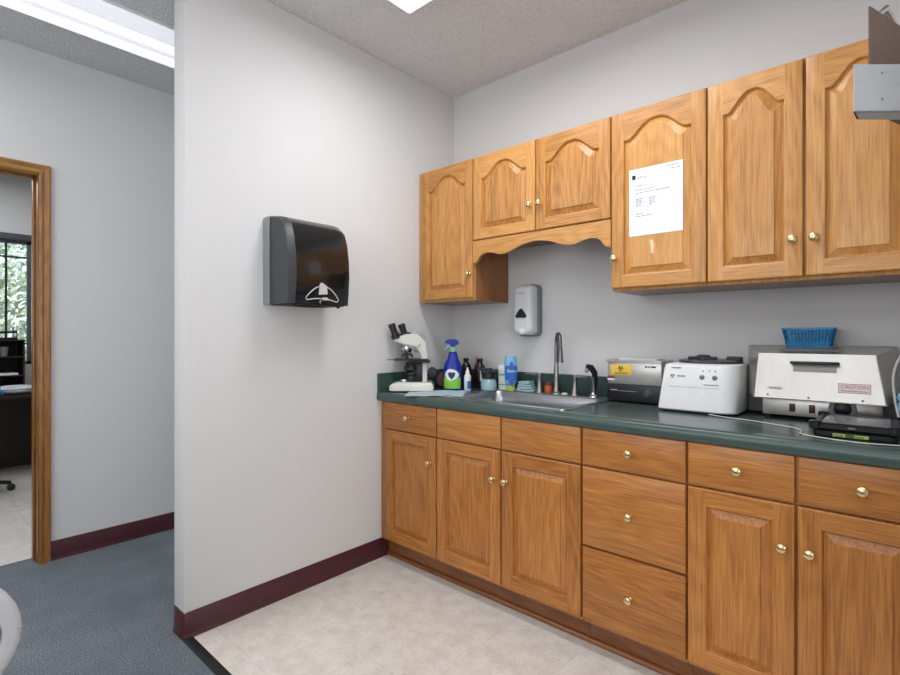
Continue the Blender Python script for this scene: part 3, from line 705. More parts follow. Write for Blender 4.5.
MB().lathe([(.020, 0), (.022, .004), (.022, .034), (.018, .04)], (.742, -.070, CT+.0035), 22).build('jar_body', mat('amber', (176, 82, 36), .2), b)
MB().lathe([(.019, .038), (.0195, .040), (.0195, .052), (.018, .054)], (.742, -.070, CT+.0035), 22).build('lid', mat('amber_lid', (112, 52, 34), .4), b)
tag(MB().lathe([(.016, 0), (.017, .002), (.016, .007), (.006, .010), (0, .0105)], (.850, -.092, CT+.0036), 20).build('sink_hole_cover', mat('hole_cover', (206, 206, 186), .3), None), 'small round cream stopper on the sink deck right of the spout', 'stopper')

# dark roll/tray between microscope and spray bottle
b = thing('tape_dispenser', 'dark brown and black tape dispenser behind the microscope', 'dispenser', (.125, -.22, CT))
MB().lathe([(.018, -.02), (.045, -.02), (.046, -.016), (.046, .016), (.045, .02), (.018, .02)], (.135, -.235, CT+.05), 28, mx=Matrix.Rotation(math.radians(41), 4, 'Z') @ Matrix.Rotation(PI/2, 4, 'X')).build('tape_roll', mat('brown_roll', (92, 66, 60), .5), b)
MB().box(.085, .185, -.27, -.20, CT+.0005, CT+.014, .004).build('base', M['black'], b)
b = thing('black_pouch', 'small black zip pouch lying behind the microscope by the side splash', 'pouch', (.12, -.14, CT))
MB().box(.03, .165, -.165, -.08, CT+.0005, CT+.105, .02, seg=4).build('pouch_body', mat('dark_brown', (44, 34, 32), .7, bump=(60, .5, .004)), b)
MB().box(.04, .155, -.128, -.118, CT+.104, CT+.108, .001).build('zipper_flap', M['black'], b)

M['towelp'] = mat('pale_towel', (176, 196, 202), .9, noise=(50, .08), bump=(150, .5, .001))
tag(sheet(.16, .46, -.615, -.36, CT+.0004, .003, .0035, 21, M['towelp'], None, 'paper_towel', 26, 18, .62), 'pale blue paper towel spread on the counter in front of the microscope', 'towel')

# ------------------------------------------------------------------ ultrasonic cleaner
M['bsteel'] = mat('brushed_steel', (184, 182, 180), .32, .75, noise=(40, .06))
uc = thing('ultrasonic_cleaner', 'small steel and black ultrasonic cleaner with yellow biohazard sticker', 'cleaner', (1.25, -.1, CT))
x0, x1, y0, y1 = 1.118, 1.378, -.18, -.035
MB().box(x0+.006, x1-.006, y0+.004, y1, CT+.086, CT+.19, .003).build('steel_body', M['bsteel'], uc)
MB().box(x0+.004, x1-.004, y0+.001, y1, CT+.008, CT+.0855, .003).build('lower_housing', M['black'], uc)
mb = MB(); mb.loops([rrect(x0, x1, y0-.004, y1+.005, .012, CT+.188), rrect(x0, x1, y0-.004, y1+.005, .012, CT+.198), rrect(x0+.014, x1-.014, y0+.010, y1-.010, .012, CT+.199), rrect(x0+.02, x1-.02, y0+.015, y1-.015, .012, CT+.17), rrect(x0+.02, x1-.02, y0+.015, y1-.015, .012, CT+.12)], cap0=False, cap1=True)
mb.build('tank_rim', M['bsteel'], uc)
MB().box(x0+.045, x1-.035, y0+.035, y1-.02, CT+.194, CT+.204, .003).build('lid', mat('lid_white', (220, 222, 224), .3), uc)
for xx in (x0+.02, x1-.02):
    for yy in (y0+.02, y1-.02): MB().lathe([(.01, 0), (.012, .009)], (xx, yy, CT+.0003), 12).build('foot', M['blackmatte'], uc)
st = MB().box(x0+.022, x0+.122, y0+.0022, y0+.0038, CT+.128, CT+.176, .0005).build('biohazard_sticker', mat('sticker_yellow', (232, 192, 74), .5), uc)
# trefoil symbol
mb = MB(); sx, sz = x0+.070, CT+.158
for k in range(3):
    a = PI/2+k*2*PI/3; c_ = (sx+.0075*math.cos(a), sz+.0075*math.sin(a))
    ring = [(c_[0]+.0085*math.cos(a+t), c_[1]+.0085*math.sin(a+t)) for t in [math.radians(q) for q in range(35, 326, 15)]]
    ri = [(c_[0]+.0052*math.cos(a+t), c_[1]+.0052*math.sin(a+t)) for t in [math.radians(q) for q in range(35, 326, 15)]]
    mb.loops([[(x, y0+.0014, z) for x, z in ring], [(x, y0+.0014, z) for x, z in ri]], closed=False)
mb.lathe([(.0035, 0), (.0035, .0006)], (sx, y0+.0018, sz), 12, mx=FRONT)
mb.build('biohazard_symbol', M['black'], st)
text('BIOHAZARD', .011, front_at(x0+.072, y0+.0018, CT+.136), M['black'], st)
MB().box(x0+.006, x0+.040, y0+.0022, y0+.0038, CT+.102, CT+.110).build('white_sticker', M['white'], uc)
MB().box(x0+.006, x0+.040, y0+.0018, y0+.0038, CT+.092, CT+.1225).build('warning_sticker', mat('sticker_red', (158, 60, 60), .5), uc) if False else MB().box(x0+.006, x0+.040, y0+.0021, y0+.0038, CT+.110, CT+.122).build('red_sticker', mat('sticker_red', (150, 52, 54), .5), uc)
mb = MB()
for a, b_ in ((.182, .188), (.196, .2), (.208, .226)): mb.box(x0+a, x0+b_+.004, y0+.0024, y0+.0038, CT+.166, CT+.173)
mb.build('printed_marks', M['black'], uc)
mb = MB(); mb.box(x0+.022, x0+.055, y0-.0004, y0+.001, CT+.056, CT+.060); mb.box(x0+.060, x0+.148, y0-.0004, y0+.001, CT+.0545, CT+.056)
mb.build('panel_printing', mat('panel_print', (170, 168, 166), .5), uc)
MB().lathe([(.019, 0), (.019, .003), (.013, .005), (.012, .012), (0, .013)], (x0+.195, y0+.001, CT+.048), 20, mx=FRONT).build('timer_knob', mat('knob_grey', (60, 60, 64), .3), uc)

# ------------------------------------------------------------------ centrifuge
cf = thing('centrifuge', 'white tabletop centrifuge with black lid between cleaner and sterilizer', 'centrifuge', (1.55, -.17, CT))
def csec(z, l, r, f, bk, rr_=.05):
    pts = []
    R = [(r, bk, .04, 0), (l, bk, .03, PI/2), (l, f, .012, PI), (r, f, rr_, 1.5*PI)]
    for X_, Y_, q, a in R:
        cx = X_-q if X_ == r else X_+q; cy_ = Y_-q if Y_ == bk else Y_+q
        for k in range(9): t = a+PI/2*k/8; pts.append((cx+q*math.cos(t), cy_+q*math.sin(t), z))
    return pts
MB().loops([csec(CT+.008, 1.407, 1.688, -.305, -.04), csec(CT+.013, 1.402, 1.690, -.31, -.04), csec(CT+.10, 1.413, 1.692, -.305, -.04, .06), csec(CT+.18, 1.424, 1.694, -.298, -.042, .07), csec(CT+.192, 1.428, 1.692, -.292, -.045, .07), csec(CT+.197, 1.440, 1.682, -.280, -.055, .06)], cap0=True, cap1=True).build('housing', M['white'], cf, ang=40)
MB().loops([csec(CT+.0005, 1.415, 1.682, -.296, -.05), csec(CT+.010, 1.411, 1.686, -.301, -.045)], cap0=True, cap1=True).build('base_pad', M['blackmatte'], cf)
lx, ly = 1.565, -.165
MB().lathe([(.118, .196), (.122, .200), (.120, .208), (.10, .213), (0, .214)], (lx, ly, CT), 40, sy=.86).build('lid', mat('lid_dark', (52, 54, 58), .25), cf)
MB().box(lx-.07, lx+.035, ly-.06, ly-.02, CT+.212, CT+.224, .004).lathe([(.028, .21), (.026, .228), (.014, .232), (0, .232)], (lx-.015, ly-.035, CT), 20).build('latch', M['black'], cf)
MB().box(lx+.062, lx+.115, ly-.01, ly+.035, CT+.205, CT+.225, .005).build('hinge_cover', M['black'], cf)
def cfy(z): return -.31+(z-CT-.013)/.087*.005 if z < CT+.10 else -.305+(z-CT-.10)/.08*.007
M['greyink'] = mat('grey_ink', (120, 122, 126), .5)
for xx in (1.571, 1.617): MB().lathe([(.0095, -.002), (.0095, .0015), (.007, .003), (0, .003)], (xx, cfy(CT+.145), CT+.145), 18, mx=FRONT).build('control_button', mat('button_grey', (116, 118, 122), .4), cf)
mb = MB(); z = CT+.173; q = cfy(z)
mb.box(1.455, 1.492, q-.0007, q+.002, z+.004, z+.0085)
for xx in (1.574, 1.598, 1.619): mb.box(xx-.002, xx+.002, q-.0007, q+.002, z-.006, z+.001); mb.box(xx-.004, xx+.004, q-.0007, q+.002, z-.012, z-.0105)
z = CT+.146; q = cfy(z)
for (a, b_, c_, d_) in ((1.452, 1.459, -.003, .005), (1.461, 1.467, -.001, .007), (1.456, 1.463, -.009, -.003)): mb.box(a, b_, q-.0007, q+.002, z+c_, z+d_)
for (a, b_) in ((1.478, 1.4835), (1.485, 1.490), (1.4915, 1.498), (1.4995, 1.507)): mb.box(a, b_, q-.0007, q+.002, z-.002, z+.0035)
z = CT+.114; q = cfy(z)
for k in range(9): mb.box(1.578+k*.006, 1.5825+k*.006, q-.0007, q+.002, z, z+.0045)
mb.build('printed_marks', M['greyink'], cf)
z = CT+.104; MB().box(1.446, 1.636, cfy(z)-.0006, cfy(z)+.003, z-.001, z+.0008).build('panel_seam', mat('seam', (168, 172, 178), .5), cf)
# its cable across the counter
def spline(ctrl, n=10):
    out = []; P = [Vector(p) for p in ctrl]; P = [P[0]]+P+[P[-1]]
    for i in range(1, len(P)-2):
        for k in range(n):
            t = k/n; a, b, c, d = P[i-1:i+3]
            out.append(.5*((2*b)+(-a+c)*t+(2*a-5*b+4*c-d)*t*t+(-a+3*b-3*c+d)*t**3))
    return out+[P[-2]]
M['cord'] = mat('white_cord', (206, 206, 202), .4)
tag(MB().tube(spline([(1.60, -.315, CT+.004), (1.66, -.345, CT+.004), (1.76, -.37, CT+.004), (1.87, -.42, CT+.004), (1.915, -.47, CT+.004), (1.925, -.54, CT+.004), (1.99, -.578, CT+.004), (2.08, -.590, CT+.004), (2.17, -.56, CT+.004)]), .0017, 8).build('power_cord', M['cord'], None), 'thin white cord lying on the counter from centrifuge around the black tablet case', 'cord')

# ------------------------------------------------------------------ sterilizer
def steel_brushed():
    m = mat('polished_steel', (190, 187, 182), .30, .85, noise=(6, .05))
    nt = m.node_tree; b = nt.nodes['Principled BSDF']; N = nt.nodes.new; L = nt.links.new
    tc = N('ShaderNodeTexCoord'); mp = N('ShaderNodeMapping'); mp.inputs['Scale'].default_value = (14, 14, 2.5)
    n = N('ShaderNodeTexNoise'); n.inputs['Scale'].default_value = 1.4; n.inputs['Detail'].default_value = 1
    L(tc.outputs['Object'], mp.inputs['Vector']); L(mp.outputs['Vector'], n.inputs['Vector'])
    bp = N('ShaderNodeBump'); bp.inputs['Strength'].default_value = .25; bp.inputs['Distance'].default_value = .01
    L(n.outputs['Fac'], bp.inputs['Height']); L(bp.outputs['Normal'], b.inputs['Normal']); return m
M['psteel'] = steel_brushed()
M['dsteel'] = mat('dull_steel', (132, 132, 130), .4, .55)
sr = thing('sterilizer', 'boxy stainless steel dry heat sterilizer with black front handle', 'sterilizer', (1.92, -.1, CT))
bx0, bx1 = 1.697, 2.145
MB().box(bx0, bx1, -.125, -.026, CT+.010, 1.189, .002).build('body', M['dsteel'], sr)
back = [(bx0, -.125, .998), (bx1, -.125, .998), (bx1, -.125, 1.1875), (bx0, -.125, 1.1875)]
frb = [(1.750, -.300, 1.000), (2.122, -.300, 1.000), (2.096, -.262, 1.163), (1.757, -.262, 1.163)]
lip = [(p[0], p[1]+.006, p[2]) for p in frb]
def lerp(a, b, t): return [tuple(x+(y-x)*t for x, y in zip(p, q)) for p, q in zip(a, b)]
ifr = [(frb[0][0]+.003, frb[0][1]-.001, frb[0][2]+.003), (frb[1][0]-.003, frb[1][1]-.001, frb[1][2]+.003), (frb[2][0]-.003, frb[2][1]-.001, frb[2][2]-.003), (frb[3][0]+.003, frb[3][1]-.001, frb[3][2]-.003)]
dr = MB().loops([back, frb, ifr], cap0=True, cap1=True).build('door', M['psteel'], sr, ang=12)
def dface(x, z, out=0):  # point on sloping door face
    t = (z-1.0)/.163; y = -.3010+.038*t
    return Vector((x, y-out, z))
tilt = math.atan2(.038, .163)
DM = lambda x, z, out: Matrix.Translation(dface(x, z, out)) @ Matrix.Rotation(-tilt, 4, 'X') @ FRONT
hb = MB()
hb.box(-.070, .070, -.010, -.002, .010, .020, .002, mx=Matrix.Translation(dface(1.930, 1.115)) @ Matrix.Rotation(-tilt, 4, 'X'))
hb.box(-.070, .070, -.026, -.018, .008, .018, .003, mx=Matrix.Translation(dface(1.930, 1.115)) @ Matrix.Rotation(-tilt, 4, 'X'))
for q in (-.066, .060): hb.box(q, q+.006, -.022, 0, .008, .018, mx=Matrix.Translation(dface(1.930, 1.115)) @ Matrix.Rotation(-tilt, 4, 'X'))
hb.build('handle', M['black'], dr)
mb = MB().box(-.062, .062, -.0012, 0, -.016, .006, mx=Matrix.Translation(dface(1.930, 1.115)) @ Matrix.Rotation(-tilt, 4, 'X'))
mb.build('handle_recess', M['dsteel'], dr)
RM = mat('caution_red', (168, 84, 84), .5)
cm = MB(); Q = Matrix.Translation(dface(2.040, 1.050)) @ Matrix.Rotation(-tilt, 4, 'X')
cm.box(-.043, .043, -.0008, 0, -.016, .016, mx=Q)
cs = cm.build('caution_label', mat('label_pale', (206, 200, 200), .5), dr)
cm = MB()
for a in ((-.043, .043, .0142, .016), (-.043, .043, -.016, -.0142), (-.043, -.0414, -.016, .016), (.0414, .043, -.016, .016)): cm.box(a[0], a[1], -.0013, -.0006, a[2], a[3], mx=Q)
for k in range(12): cm.box(-.036+k*.006, -.0315+k*.006, -.0013, -.0006, -.0105, -.0075, mx=Q)
cm.build('label_border', RM, cs)
text('CAUTION', .0165, DM(2.040, 1.0545, .0010), RM, cs)
Q2 = Matrix.Translation(dface(1.816, 1.038)) @ Matrix.Rotation(-tilt, 4, 'X')
nl = MB().box(-.024, .024, -.0008, 0, -.006, .006, mx=Q2).build('name_label', mat('label_pale2', (200, 200, 196), .5), dr)
cm = MB()
for k in range(7): cm.box(-.016+k*.005, -.0125+k*.005, -.0013, -.0006, -.002, .002, mx=Q2)
cm.build('printed_marks', M['ink'], nl)
for xx, zz in ((1.793, 1.014), (1.915, 1.010), (2.062, 1.012)): MB().lathe([(.004, 0), (.0035, .002), (0, .0025)], tuple(dface(xx, zz)), 12, mx=FRONT).build('screw', M['greyp'], dr)
MB().box(1.82, 2.005, -.25, -.235, 1.170, 1.178, .002).build('top_hinge', mat('hinge_grey', (96, 94, 92), .5), sr)
MB().box(1.760, 2.110, -.205, -.12, CT+.012, .998, .003).build('control_panel', M['psteel'], sr)
for xx in (1.775, 2.09):
    for yy in (-.19, -.05): MB().lathe([(.012, 0), (.013, .013)], (xx, yy, CT+.0003), 12).build('foot', M['blackmatte'], sr)
for xx in (1.855, 1.915):
    s_ = MB().box(xx-.009, xx+.009, -.209, -.204, .946, .976, .0015).build('switch', mat('switch_red', (84, 18, 22), .35), sr)
dl = MB().lathe([(.040, 0), (.040, .005), (.037, .007), (.027, .008)], (2.003, -.205, .970), 32, mx=FRONT).build('dial_plate', mat('dial_ring', (150, 152, 158), .4), sr)
MB().lathe([(.026, .006), (.024, .018), (.020, .020), (0, .0205)], (2.003, -.205, .972), 28, mx=FRONT).box(2.001, 2.005, -.227, -.222, .974, .990).build('dial_knob', M['black'], dl)

# basket on top
M['bblue'] = mat('basket_blue', (30, 130, 186), .4)
bk = thing('plastic_basket', 'small bright blue slotted plastic basket on top of the sterilizer', 'basket', (1.89, -.075, 1.189))
tx0, tx1, ty0, ty1 = 1.812, 1.972, -.125, -.030; qx0, qx1, qy0, qy1 = 1.826, 1.959, -.118, -.040; qz, tz = 1.1895, 1.258
MB().box(qx0, qx1, qy0, qy1, qz, qz+.003).build('bottom', M['bblue'], bk)
mb = MB()
mb.loops([rrect(tx0-.004, tx1+.004, ty0-.004, ty1+.004, .010, tz-.008), rrect(tx0-.004, tx1+.004, ty0-.004, ty1+.004, .010, tz), rrect(tx0+.002, tx1-.002, ty0+.002, ty1-.002, .008, tz), rrect(tx0+.002, tx1-.002, ty0+.002, ty1-.002, .008, tz-.008), rrect(tx0-.004, tx1+.004, ty0-.004, ty1+.004, .010, tz-.008)])
mb.build('rim', M['bblue'], bk)
def wallpt(u, t, side):
    a = (tx0+(tx1-tx0)*u, ty0) if side == 0 else (tx0+(tx1-tx0)*u, ty1) if side == 1 else (tx0, ty0+(ty1-ty0)*u) if side == 2 else (tx1, ty0+(ty1-ty0)*u)
    b = (qx0+(qx1-qx0)*u, qy0) if side == 0 else (qx0+(qx1-qx0)*u, qy1) if side == 1 else (qx0, qy0+(qy1-qy0)*u) if side == 2 else (qx1, qy0+(qy1-qy0)*u)
    return (b[0]+(a[0]-b[0])*t, b[1]+(a[1]-b[1])*t, qz+(tz-qz)*t)
for sd_ in range(4):
    mb = MB(); n = 14 if sd_ < 2 else 8
    for k in range(n+1): mb.tube([wallpt(k/n, 0, sd_), wallpt(k/n, .93, sd_)], .0030, 6)
    for t in (.03, .34, .66): mb.tube([wallpt(0, t, sd_), wallpt(1, t, sd_)], .0022, 6)
    mb.face([wallpt(0, 0, sd_), wallpt(1, 0, sd_), wallpt(1, .22, sd_), wallpt(0, .22, sd_)])
    mb.build('slotted_side', M['bblue'], bk)

# ------------------------------------------------------------------ black tablet case with printed front
tb = thing('tablet_case', 'black rugged tablet in a thick case lying in front of the sterilizer', 'tablet', (2.05, -.42, CT))
T0, T1, TY0, TY1 = 1.952, 2.150, -.530, -.275
MB().loops([rrect(T0+.004, T1-.004, TY0+.004, TY1-.004, .012, CT+.0005), rrect(T0, T1, TY0, TY1, .014, CT+.006), rrect(T0, T1, TY0, TY1, .014, CT+.018), rrect(T0+.005, T1-.005, TY0+.006, TY1-.005, .014, CT+.021)], cap0=True, cap1=True).build('lower_shell', M['blackmatte'], tb)
mb = MB()
mb.loops([rrect(T0+.002, T1-.002, TY0+.003, TY1-.002, .016, CT+.0215), rrect(T0-.003, T1+.003, TY0-.002, TY1+.002, .018, CT+.027), rrect(T0-.003, T1+.003, TY0-.002, TY1+.002, .018, CT+.039), rrect(T0+.003, T1-.003, TY0+.004, TY1-.004, .016, CT+.043), rrect(T0+.014, T1-.014, TY0+.018, TY1-.016, .008, CT+.043), rrect(T0+.016, T1-.016, TY0+.020, TY1-.018, .008, CT+.038)], cap0=True, cap1=True)
for cx_, cy_ in ((T0+.006, TY0+.008), (T1-.006, TY0+.008), (T0+.006, TY1-.008), (T1-.006, TY1-.008)): mb.lathe([(.014, .022), (.017, .026), (.017, .045), (.012, .048), (0, .048)], (cx_, cy_, CT), 14)
mb.build('bumper_frame', M['black'], tb)
MB().box(T0+.017, T1-.017, TY0+.021, TY1-.019, CT+.0382, CT+.0395).build('screen', mat('screen_glass', (196, 198, 200), .12, coat=1), tb)
MB().box(T0+.05, T1-.064, TY0-.0016, TY0+.001, CT+.005, CT+.014, .0004).build('green_label', mat('hi_vis', (170, 200, 96), .5), tb)
MB().box(T0+.080, T0+.100, TY0-.0022, TY0, CT+.004, CT+.015).build('dark_badge', mat('badge', (70, 84, 40), .5), tb)
mb = MB()
for k in range(5):
    for b0 in (T0+.053, T0+.101): mb.box(b0+k*.0048, b0+.003+k*.0048, TY0-.0022, TY0-.0012, CT+.007, CT+.012)
mb.build('printed_marks', mat('dark_green_ink', (60, 90, 40), .5), tb)
MB().box(2.038, 2.056, TY0-.0035, TY0-.0015, CT+.031, CT+.035).build('front_button', M['greyp'], tb)

# glove box and hose at the right
gb = thing('glove_box', 'white box with a pale blue glove sticking out, at the right counter end', 'box', (2.21, -.34, CT), 0)
MB().loops([[(2.165, -.40, z), (2.275, -.40, z), (2.275, -.27, z), (2.165, -.27, z)] for z in (CT+.0005, CT+.075)], cap0=True, cap1=True).build('carton', M['lightgrey'], gb)
rnd = random.Random(4)
mb = MB(); ctrs = [(2.175, -.345, CT+.100), (2.20, -.33, CT+.125), (2.235, -.34, CT+.11), (2.19, -.35, CT+.085)]
for c_ in ctrs:
    t = bmesh.new(); bmesh.ops.create_icosphere(t, subdivisions=3, radius=.028)
    for v in t.verts:
        n = v.co.normalized(); v.co += n*(.008*math.sin(n.x*9+c_[0]*90)+.007*math.sin(n.z*11+n.y*7)); v.co.z *= 1.1
    bmesh.ops.translate(t, verts=t.verts, vec=c_); mb.merge(t)
mb.build('glove', mat('glove_blue', (128, 178, 208), .6, noise=(40, .2)), gb)
tag(MB().tube(spline([(2.24, -.03, CT+.30), (2.19, -.10, CT+.29), (2.158, -.16, CT+.25), (2.137, -.215, CT+.18), (2.140, -.25, CT+.11), (2.150, -.27, CT+.05), (2.158, -.285, CT+.012), (2.19, -.24, CT+.006)]), .0038, 10).build('looped_cable', M['cord'], None), 'thick white cable looping down beside the sterilizer at the counter end', 'cable')

# ------------------------------------------------------------------ chart holder and clipboard on the right wall
M['acryl'] = mat('frosted_acrylic', (186, 188, 191), .5, trans=.15, noise=(30, .05))
P0 = Vector((2.076, -.974)); P1 = Vector((RX-.001, -.778))
ch = thing('chart_holder', 'frosted grey acrylic chart holder fixed to the wall beside the upper cabinets', 'holder', (2.29, -.8, 1.80))
def hz(d, z):
    n = Vector((-(P1-P0).y, (P1-P0).x)).normalized()
    return [(P0.x+n.x*d, P0.y+n.y*d, z), (P1.x, P1.y+n.y*d, z)]
za, zb = 1.738, 1.846
q = .003; nn = Vector((-(P1-P0).y, (P1-P0).x)).normalized()
D = 0
a = P0; b = P1; c_ = Vector((P1.x, P1.y+.060)); d_ = P0+Vector((.003, .055))
mb = MB()
mb.prism([(a.x, a.y), (b.x, b.y), (b.x, b.y+q), (a.x, a.y+q)], za, zb, 'z')
mb.prism([(a.x, a.y), (a.x+q, a.y), (d_.x+q, d_.y), (d_.x, d_.y)], za, zb, 'z')
mb.prism([(d_.x, d_.y), (c_.x, c_.y), (c_.x, c_.y+q), (d_.x, d_.y+q)], za, zb, 'z')
mb.prism([(a.x, a.y), (b.x, b.y), (c_.x, c_.y), (d_.x, d_.y)], za, za+q, 'z')
mb.build('pocket', M['acryl'], ch)
for xx in (.05, .05):
    pass
for zz in (za+.028, zb-.020): 
    pp = P0+(P1-P0)*.22; MB().lathe([(.0025, 0), (.0025, .001), (0, .001)], (pp.x, pp.y-.0006, zz), 10, mx=FRONT).build('rivet', M['greyp'], ch)
clb = thing('clipboard', 'brown hardboard clipboard standing in the acrylic chart holder', 'clipboard', (2.12, -.93, 1.726))
e0 = Vector((2.1005, -.9385)); dr_ = Vector((.33, .944)).normalized(); 
ob = e0+dr_*.20
sdv = Vector((dr_.y, -dr_.x))*.004
MB().prism([(e0.x, e0.y), (ob.x, ob.y), (ob.x+sdv.x, ob.y+sdv.y), (e0.x+sdv.x, e0.y+sdv.y)], za+.006, 1.985, 'z', bev=.0012).build('board', mat('hardboard', (112, 90, 78), .55, noise=(60, .12)), clb)
cc = e0+dr_*.10
MB().prism([(cc.x-.012-dr_.x*.05, cc.y-dr_.y*.05), (cc.x-.012+dr_.x*.05, cc.y+dr_.y*.05), (cc.x+.014+dr_.x*.05, cc.y+dr_.y*.05), (cc.x+.014-dr_.x*.05, cc.y-dr_.y*.05)], 1.945, 1.995, 'z', bev=.004).build('clip', M['chrome'], clb) if False else MB().tube([(cc.x-.002-dr_.x*.045, cc.y-dr_.y*.045, 1.982), (cc.x-.004, cc.y, 2.012), (cc.x-.002+dr_.x*.045, cc.y+dr_.y*.045, 1.982)], [.005, .009, .005], 12).build('clip', M['chrome'], clb)

# ------------------------------------------------------------------ ceiling lights
M['lens'] = mat('lit_lens', (235, 236, 240), .5, emit=(244, 247, 255), es=.55)
M['tubeglow'] = mat('lit_tube', (255, 255, 255), .5, emit=(250, 250, 255), es=.8)
M['lwhite'] = mat('fixture_white', (226, 226, 228), .4)
def wrap_light(x0, x1, y0, y1, label, along='y', drop=.085, group=None):
    t = thing('ceiling_light', label, 'ceiling light', ((x0+x1)/2, (y0+y1)/2, H), group=group)
    if along == 'y':
        MB().box(x0+.01, x1-.01, y0, y1, H-.03, H-.0005, .003).build('housing', M['lwhite'], t)
        w_ = x1-x0; cx = (x0+x1)/2
        pr = [(x0, H-.028), (x0+.004, H-.045), (x0+w_*.12, H-drop+.008), (x0+w_*.3, H-drop), (x0+w_*.42, H-drop+.006), (cx, H-drop+.012), (x1-w_*.42, H-drop+.006), (x1-w_*.3, H-drop), (x1-w_*.12, H-drop+.008), (x1-.004, H-.045), (x1, H-.028)]
        MB().loops([[(x, y, z) for x, z in pr] for y in (y0+.012, y1-.012)], cap0=True, cap1=True).build('lens', M['lens'], t, ang=20)
        for yy in (y0, y1-.012):
            MB().loops([[(x, y, z) for x, z in pr] for y in (yy, yy+.012)], cap0=True, cap1=True).build('end_cap', M['lwhite'], t)
        for k in (.3, .7): MB().box(x0+w_*k-.034, x0+w_*k+.034, y0+.03, y1-.03, H-drop-.0012, H-drop+.002, .0005).build('bright_strip', M['tubeglow'], t)
    else:
        MB().box(x0, x1, y0+.01, y1-.01, H-.03, H-.0005, .003).build('housing', M['lwhite'], t)
        MB().loops([rrect(x0, x1, y0, y1, .004, H-.03), rrect(x0+.004, x1-.004, y0+.004, y1-.004, .01, H-drop)], cap0=True, cap1=True).build('lens', M['tubeglow'], t)
    return t
wrap_light(-.835, -.515, -2.6, -.2, 'long fluorescent wraparound light on the hallway ceiling')
wrap_light(.475, 1.70, -1.20, -.845, 'bright fluorescent light on the ceiling above the sink area', along='x', drop=.06)

def area(name, loc, sx, sy, power, rot=(0, 0, 0), col=(1, 1, 1)):
    l = bpy.data.lights.new(name, 'AREA'); l.shape = 'RECTANGLE'; l.size = sx; l.size_y = sy; l.energy = power; l.color = col
    o = bpy.data.objects.new(name, l); o.location = loc; o.rotation_euler = rot; COL.objects.link(o); return o
CW = (.96, .98, 1)
area('kitchen_lamp', (1.09, -1.02, H-.075), 1.1, .3, 20, col=CW)
area('hall_fill', (-.675, -3.3, H-.10), .8, 1.4, 28, col=CW)  # added fill out of view, standing in for the hallway fixture's output
area('rear_room_fill', (2.4, -2.9, H-.05), 3.0, 2.2, 34, col=CW)  # added overhead fill behind the camera, no fixture there
area('east_fill', (4.0, -2.9, 1.35), 2.0, 1.9, 40, rot=(math.radians(112), 0, math.radians(75)), col=CW)  # added soft fill from the unseen east side, lifts walls and ceiling
area('south_fill', (1.2, -4.4, 1.75), 2.4, 1.2, 30, rot=(math.radians(97), 0, math.radians(-4)), col=CW)  # added fill from behind the camera to brighten the back wall
area('hall_far_fill', (-.70, .7, H-.06), .6, 1.2, 16, col=CW)  # added fill hidden behind the partition, brightens the hall wall
area('office_lamp', (-2.8, -2.4, H-.05), 1.8, 1.8, 36, col=CW)

# ------------------------------------------------------------------ office desk behind the doorway
M['espresso'] = mat('dark_laminate', (40, 30, 26), .45, noise=(12, .15))
dk = thing('office_desk', 'dark desk with a panel front under the office window', 'desk', (-3.78, -2.2, 0))
MB().box(-4.10, -3.45, -3.0, -1.45, .69, .718, .003).build('desktop', M['espresso'], dk)
for yy in (-2.99, -1.49): MB().box(-4.08, -3.50, yy, yy+.025, .0, .69).build('side_panel', M['espresso'], dk)
MB().box(-4.08, -4.05, -2.96, -1.49, .0, .69).build('modesty_panel', M['espresso'], dk)
ht = thing('desk_hutch', 'dark cubby shelf unit standing on the desk below the window', 'shelf', (-3.95, -2.2, .718))
for yy in (-2.98, -2.62, -2.26, -1.94, -1.62): MB().box(-4.08, -3.80, yy, yy+.012, .7185, 1.19).build('divider', M['espresso'], ht)
for z in (.86, 1.03, 1.18): MB().box(-4.08, -3.79, -2.98, -1.608, z, z+.012).build('shelf', M['espresso'], ht)
MB().box(-4.095, -4.08, -2.98, -1.608, .7185, 1.19).build('back_panel', M['blackmatte'], ht)
lt = thing('letter_tray', 'black two-tier wire letter tray on top of the desk hutch', 'tray', (-3.93, -1.85, 1.192))
for z in (1.1925, 1.25): 
    mb = MB().box(-4.06, -3.80, -2.06, -1.66, z, z+.004)
    mb.box(-3.804, -3.80, -2.06, -1.66, z, z+.018).box(-4.06, -3.80, -1.664, -1.66, z, z+.03); mb.build('tier', M['black'], lt)
for yy in (-2.06, -1.664): MB().box(-4.06, -4.0, yy, yy+.004, 1.1925, 1.30).box(-3.84, -3.80, yy, yy+.004, 1.1925, 1.262).build('bracket', M['black'], lt)
gl = thing('drinking_glass', 'clear grey tumbler in a hutch cubby above the papers', 'glass', (-3.84, -1.745, 1.0425))
MB().lathe([(.025, 0), (.032, .085), (.029, .085), (.023, .006), (0, .006)], (-3.85, -1.745, 1.0425), 18).build('tumbler', mat('tumbler', (150, 154, 156), .1, trans=.3), gl)
tag(MB().box(-4.04, -3.78, -1.86, -1.655, .8722, .890, .003).build('paper_stack', M['paper'], None), 'white stack of paper on the middle hutch shelf', 'paper')
pb = thing('plastic_bag', 'blue and white plastic bag lying on the dark desk', 'bag', (-3.62, -1.72, .7185))
mb = MB(); t = bmesh.new(); bmesh.ops.create_icosphere(t, subdivisions=4, radius=1)
for v in t.verts:
    n = v.co.copy(); k = 1+.12*math.sin(n.x*9)*math.sin(n.y*8)+.08*math.sin(n.z*14+n.x*5); v.co = Vector((-3.62+n.x*.10*k, -1.70+n.y*.19*k, .758+n.z*.038*min(k, 1.03)))
mb.merge(t); mb.build('bag_body', mat('white_bag', (214, 218, 224), .4), pb)
